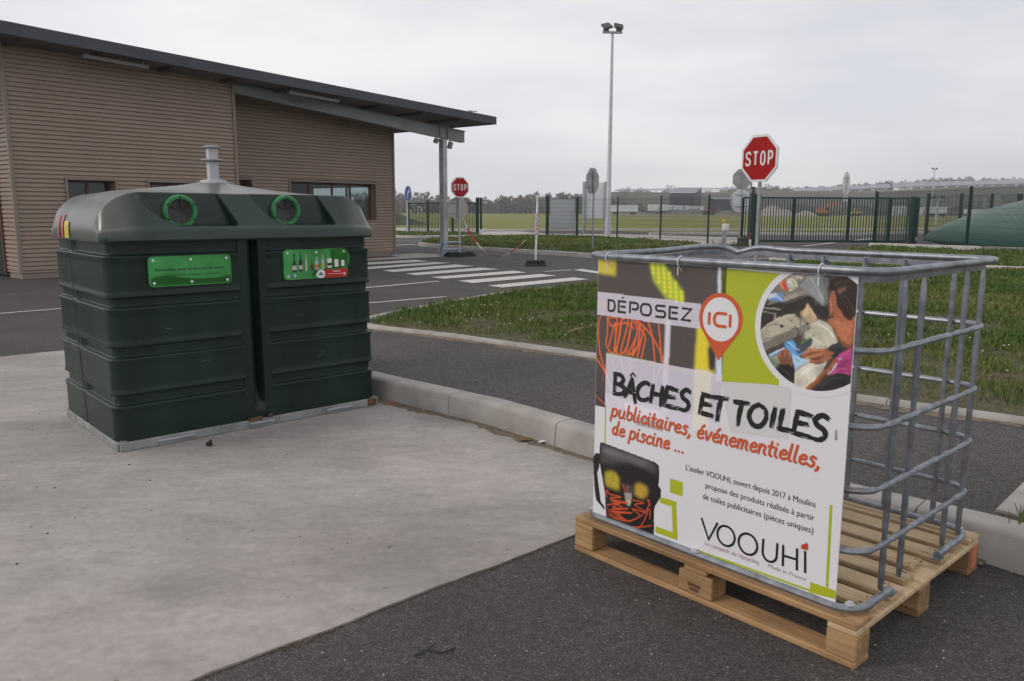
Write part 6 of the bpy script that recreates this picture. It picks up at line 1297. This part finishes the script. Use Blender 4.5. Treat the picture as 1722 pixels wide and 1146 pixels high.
def machine(label, px, Yd, m, kind, flip=1, scale=1.):
    c = at(px, 361, Yd); o = thing(kind, label, kind.replace('_', ' '), (c.x, Yd, 0), 0); k = scale; F = lambda x: x * flip * k
    if kind == 'excavator':
        for y in (-.9, .9):
            mb = MB(); mb.tube([(F(-1.5), y * k, .45 * k), (F(1.5), y * k, .45 * k)], .45 * k, n=12); mb.box((0, y * k, .45 * k), (3.0 * k, .5 * k, .88 * k)); mb.build('track', M['rubber'], o)
        mb = MB(); mb.box((F(-.9), 0, 1.7 * k), (2.2 * k, 2.2 * k, 1.2 * k), ch=.15 * k); mb.box((0, 0, 1.05 * k), (2.6 * k, 2.2 * k, .25 * k)); mb.build('body', m, o)
        mb = MB(); mb.box((F(.65), -.6 * k, 2.1 * k), (1.1 * k, 1.0 * k, 1.9 * k), ch=.12 * k); cb = mb.build('cab', m, o); mb = MB(); mb.box((F(.68), -1.11 * k, 2.35 * k), (.8 * k, .03 * k, 1.0 * k)); mb.box((F(1.21), -.6 * k, 2.35 * k), (.03 * k, .8 * k, 1.1 * k)); mb.build('pane', M['black'], cb)
        mb = MB(); mb.bar((F(.6), .3 * k, 1.6 * k), (F(2.3), .3 * k, 4.3 * k), .45 * k, .7 * k); mb.bar((F(2.1), .3 * k, 4.3 * k), (F(4.6), .3 * k, 4.2 * k), .42 * k, .6 * k); mb.build('boom', m, o)
        mb = MB(); mb.bar((F(4.4), .3 * k, 4.5 * k), (F(5.6), .3 * k, 1.6 * k), .36 * k, .5 * k); mb.build('dipper_arm', m, o)
        mb = MB(); mb.add([(F(5.2), -.3 * k, 1.7 * k), (F(5.9), -.3 * k, 1.5 * k), (F(5.5), -.3 * k, .5 * k), (F(4.7), -.3 * k, .8 * k), (F(5.2), .8 * k, 1.7 * k), (F(5.9), .8 * k, 1.5 * k), (F(5.5), .8 * k, .5 * k), (F(4.7), .8 * k, .8 * k)], [(0, 1, 2, 3), (7, 6, 5, 4), (0, 4, 5, 1), (1, 5, 6, 2), (2, 6, 7, 3), (3, 7, 4, 0)]); mb.build('bucket', M['rust'], o)
    else:
        for x in (-1.3, 1.2):
            for y in (-.9, .9): mb = MB(); mb.lathe([(.2 * k, -.22 * k), (.75 * k, -.22 * k), (.75 * k, .22 * k), (.2 * k, .22 * k)], (F(x), y * k, .75 * k), n=18, M=Matrix.Rotation(R(90), 3, 'X')); mb.build('wheel', M['rubber'], o)
        mb = MB(); mb.box((F(-1.0), 0, 1.45 * k), (2.2 * k, 1.5 * k, 1.0 * k), ch=.15 * k); mb.box((F(.8), 0, 1.1 * k), (1.8 * k, 1.2 * k, .6 * k), ch=.08 * k); mb.build('body', m, o)
        mb = MB(); mb.box((F(.1), 0, 2.5 * k), (1.2 * k, 1.3 * k, 1.3 * k), ch=.12 * k); cb = mb.build('cab', m, o); mb = MB(); mb.box((F(.1), -.66 * k, 2.6 * k), (.9 * k, .03 * k, .8 * k)); mb.build('pane', M['black'], cb)
        mb = MB()
        for y in (-.5, .5): mb.bar((F(.7), y * k, 1.9 * k), (F(2.7), y * k, .8 * k), .18 * k, .3 * k)
        mb.build('lift_arm', m, o); mb = MB(); mb.add([(F(2.5), -1.1 * k, .2 * k), (F(3.5), -1.1 * k, .15 * k), (F(2.6), -1.1 * k, 1.2 * k), (F(2.5), 1.1 * k, .2 * k), (F(3.5), 1.1 * k, .15 * k), (F(2.6), 1.1 * k, 1.2 * k)], [(0, 1, 2), (5, 4, 3), (0, 3, 4, 1), (1, 4, 5, 2), (2, 5, 3, 0)]); mb.build('bucket', M['galv_dull'], o)
    return o
machine('orange excavator with its arm folded down, working beyond the sliding gate', 1384, 262, om, 'excavator', 1, 1.0)
machine('yellow wheel loader behind the sliding gate, right of the orange excavator', 1438, 258, ym, 'wheel_loader', -1, .75); machine('red wheel loader across the field, between the hangar and the pair of sign backs', 1192, 300, rm_, 'wheel_loader', 1, 1.0)
# distant lamp poles
def far_pole(px, yt, yb, Yd, head, lab):
    c = at(px, yb, Yd); zt = at(px, yt, Yd).z; z0 = max(-.05, c.z); o = thing('lamp_mast', lab, 'street lamp', (c.x, Yd, z0)); mb = MB(); mb.tube([(0, 0, -1.), (0, 0, zt - z0)], [.16, .10]); mb.build('mast', M['galv_light'], o)
    mb = MB(); mb.box((0, 0, zt - z0), (head, .15, .15)); mb.build('crossbar', M['galv_dull'], o)
    for s_ in (-1, 1): mb = MB(); mb.box((s_ * head * .42, 0, zt - z0 + head * .16), (head * .3, .4, head * .2), M=Euler((0, R(20 * s_), 0)).to_matrix()); mb.build('floodlight', bpy.data.materials['lamp_housing'], o)
far_pole(1566, 285, 350, 180, 1.05, 'slender distant lamp mast against the sky above the gate end pillar'); far_pole(1573.5, 335, 380, 95, 1.3, 'short pale lamp post with a wide crossbar near the tip of the bladder tank')
# photovoltaic rows on the hill
def pv(label, px0, px1, y0, y1, Yd, h):
    a_, b_ = at(px0, y0, Yd), at(px1, y1, Yd); o = thing('solar_array', label, 'solar array', (a_.x, Yd, 0)); n = max(3, int((b_.x - a_.x) / 7)); mb = MB(); md = MB()
    for i in range(n):
        x0, x1 = (b_.x - a_.x) * i / n, (b_.x - a_.x) * (i + .96) / n; z0, z1 = a_.z + (b_.z - a_.z) * i / n, a_.z + (b_.z - a_.z) * (i + 1) / n
        mb.add([(x0, 0, z0), (x1, 0, z1), (x1, 3.2, z1 + h), (x0, 3.2, z0 + h), (x0, .1, z0 - .12), (x1, .1, z1 - .12), (x1, 3.3, z1 + h - .12), (x0, 3.3, z0 + h - .12)], [(0, 1, 2, 3), (7, 6, 5, 4), (0, 4, 5, 1), (2, 6, 7, 3), (1, 5, 6, 2), (3, 7, 4, 0)])
        zg = hill_z(a_.x + x0, Yd) - .5; md.bar((x0 + .4, .4, min(zg, z0 - 1.5)), (x0 + .4, .4, z0), .12, .12); md.box(((x0 + x1) / 2, .2, z0 - .75), (2.4, .2, .6))  # white boxes added under each panel to stand for the bright gaps
    mb.build('panel_row', mat('pv_glass', (.30, .31, .35), .3, noise=(.05, .1)) if 'pv_glass' not in bpy.data.materials else bpy.data.materials['pv_glass'], o); md.build('mounts_and_bright_gaps', M['white_far'], o)
pv('thin row of solar panels along the hill behind the lamp mast and hangar', 1035, 1252, 321, 318, 500, 1.0); pv('row of solar panels on the hill behind the middle of the sliding gate', 1335, 1500, 323, 315.5, 505, 2.2); pv('row of solar panels on the hill above the bladder tank', 1502, 1760, 315, 307.5, 508, 2.6)
# bare winter woods
TW = mat('bare_twigs', (.15, .128, .120), .95, noise=(.05, .25, 3)); 
def tree_geo(x, y, z, h, w_, n, rg, V, T, wid=.2, lo=.28):
    b = len(V) * 0
    def tri(p, q_, wd):
        d = q_ - p; s_ = np.cross(d, rg.normal(0, 1, 3)); s_ = s_ / (np.linalg.norm(s_) + 1e-6) * wd; k = len(V); V.extend([p - s_, p + s_, q_]); T.append((k, k + 1, k + 2))
    base = np.array([x, y, z]); tri(base, base + [0, 0, h * .8], wid * 1.4)
    for i in range(n):
        a, r = rg.uniform(0, 6.28), rg.random() ** .5; hh = lo + (1 - lo) * rg.random(); rr = w_ * r * math.sin(math.pi * min(1, max(.06, (hh - lo * .5) / .98)) ** .8); p = base + [rr * math.cos(a), rr * math.sin(a), h * hh * .95]; l = h * rg.uniform(.08, .2); q_ = p + np.array([math.cos(a) * .6 * l, math.sin(a) * .6 * l, l * rg.uniform(.3, 1)]); tri(p, q_, wid * rg.uniform(.4, 1.1))
    for i in range(5): a = rg.uniform(0, 6.28); p = base + [0, 0, h * rg.uniform(.25, .5)]; tri(p, p + np.array([math.cos(a) * w_ * .7, math.sin(a) * w_ * .7, h * .35]), wid * .9)
def woods(name, spots, seed, n, wid, lo=.06):
    rg = np.random.default_rng(seed); V, T = [], []
    for x, y, z, h, w_ in spots: tree_geo(x, y, z, h, w_, n, rg, V, T, wid, lo)
    return struct(fast_mesh(name, np.array(V), np.array(T), TW), 'stuff')
rg = np.random.default_rng(5); sp = []
for i in range(430):
    x = rg.uniform(-270, 70); y = rg.uniform(335, 400) ; f = 1 - .45 * float(sm(30, 70, x)); sp.append((x, y, -.3, rg.uniform(5.5, 9.0) * f * (1 + .15 * math.sin(x * .09)), rg.uniform(2.5, 4.5)))
woods('woods', sp, 6, 190, .34)
sp = []
for i in range(330):
    x = rg.uniform(150, 460); y = rg.uniform(560, 600); sp.append((x, y, hill_z(x, y), rg.uniform(5.5, 9) * (.6 + .4 * float(sm(200, 330, x))), rg.uniform(3, 5)))
for i in range(60):
    x = rg.uniform(70, 230); y = rg.uniform(520, 570); sp.append((x, y, hill_z(x, y), rg.uniform(2.0, 3.5), rg.uniform(2.5, 4)))
woods('woods', sp, 7, 110, .34)
sp = []
for i in range(110):
    x = rg.uniform(110, 300); y = rg.uniform(380, 440); sp.append((x, y, hill_z(x, y), rg.uniform(2.5, 4.5), rg.uniform(2.0, 3.5)))
woods('scrub', sp, 8, 70, .22)
for px, yt, Yd, lab in ((1128, 311.5, 400, 'bare tree on the skyline just left of the hangar'), (1053, 315, 400, 'bare tree on the skyline just right of the lamp mast'), (1290, 309, 470, 'bare tree on the skyline behind the tall red stop sign')):
    c = at(px, yt, Yd); zg = hill_z(c.x, Yd); V, T = [], []; rg = np.random.default_rng(px); tree_geo(0, 0, 0, c.z - zg, 4.2, 240, rg, V, T, .13); o = fast_mesh('bare_tree', np.array(V), np.array(T), TW); o.location = (c.x, Yd, zg); tag(o, lab, 'tree')

# ================================================================ small things on the slab
def litter(name, label, cat, px, py, build, m, z=0.):
    x, y = g(px, py, z); mb = MB(); build(mb); o = mb.build(name, m, smooth=True); o.location = (x, y, z); tag(o, label, cat); return o
litter('plastic_scrap', 'small black plastic scrap on the concrete near the container hinge', 'scrap', 352, 750, lambda b: (b.box((0, 0, .012), (.035, .028, .024), ch=.005), b.box((.008, .004, .03), (.012, .014, .016), ch=.003)), M['rubber'], .001)
litter('bottle_cap', 'red cap lying at the kerb foot beside the container', 'cap', 661, 680, lambda b: b.lathe([(.016, 0), (.016, .012), (.013, .014), (0, .014)], n=16), mat('cap_bright_red', (.5, .06, .03), .4), .002)
litter('paper_scrap', 'crumpled white paper scrap at the foot of the kerb', 'paper', 918, 745, lambda b: b.grid([[(-.05, -.02, .006), (-.03, .02, .012), (-.04, .035, .004)], [(0, -.025, .016), (.005, .015, .022), (0, .03, .006)], [(.045, -.015, .004), (.05, .02, .012), (.04, .03, .003)]]), M['white'], .004)
litter('dry_leaf', 'curled brown dead leaf beside the white paper scrap', 'leaf', 882, 741, lambda b: b.grid([[(-.04, -.02, .004), (-.03, .0, .016), (-.04, .02, .004)], [(0, -.03, .01), (0, 0, .024), (0, .03, .012)], [(.05, -.01, .004), (.05, 0, .014), (.05, .012, .004)]]), mat('leaf_brown', (.16, .10, .045), .8), .004)
litter('dead_twig', 'thin dead twig lying on the near asphalt', 'twig', 728, 1100, lambda b: (b.tube(smoothpts([(-.055, -.02, .004), (-.02, .012, .006), (.03, .0, .005), (.07, .03, .004)], 5), [.003] * 16, n=5), b.tube([(-.02, .012, .006), (.0, .045, .006)], .002, n=5)), M['rubber'], -.006)
litter('stick', 'pale broken stick in the grass near the cage', 'stick', 967, 564, lambda b: b.tube([(-.08, -.03, .03), (.0, .0, .06), (.09, .05, .07)], [.006, .008, .004], n=6), mat('stick_pale', (.32, .23, .14), .8), .18)

GRP = {'stop_sign': 'red stop signs', 'road_sign': 'traffic signs seen from behind', 'gravel_heap': 'pale gravel heaps beyond the field', 'gate_pillar': 'green pillars of the sliding gate', 'mesh_fence': 'green wire mesh fences',
       'solar_array': 'solar panel rows on the hill', 'bare_tree': 'bare trees on the skyline', 'wheel_loader': 'wheel loaders on the building site', 'hangar': 'dark sheds beyond the field', 'lamp_mast': 'lamp masts'}
for o in scene.objects:
    b_ = o.name.split('.')[0]
    if b_ in GRP and o.parent is None and 'label' in o: o['group'] = GRP[b_]
# ================================================================ air
mb = MB(); mb.box((0, 600, 33), (2600, 1500, 68.2)); hz = mb.build('haze', bpy.data.materials.new('haze_air')); m = bpy.data.materials['haze_air']; m.use_nodes = True; n = m.node_tree; n.nodes.clear()
oo = n.nodes.new('ShaderNodeOutputMaterial'); pv_ = n.nodes.new('ShaderNodeVolumePrincipled'); pv_.inputs['Color'].default_value = (.93, .95, 1, 1); pv_.inputs['Density'].default_value = .00058; n.links.new(pv_.outputs[0], oo.inputs['Volume']); struct(hz, 'stuff')
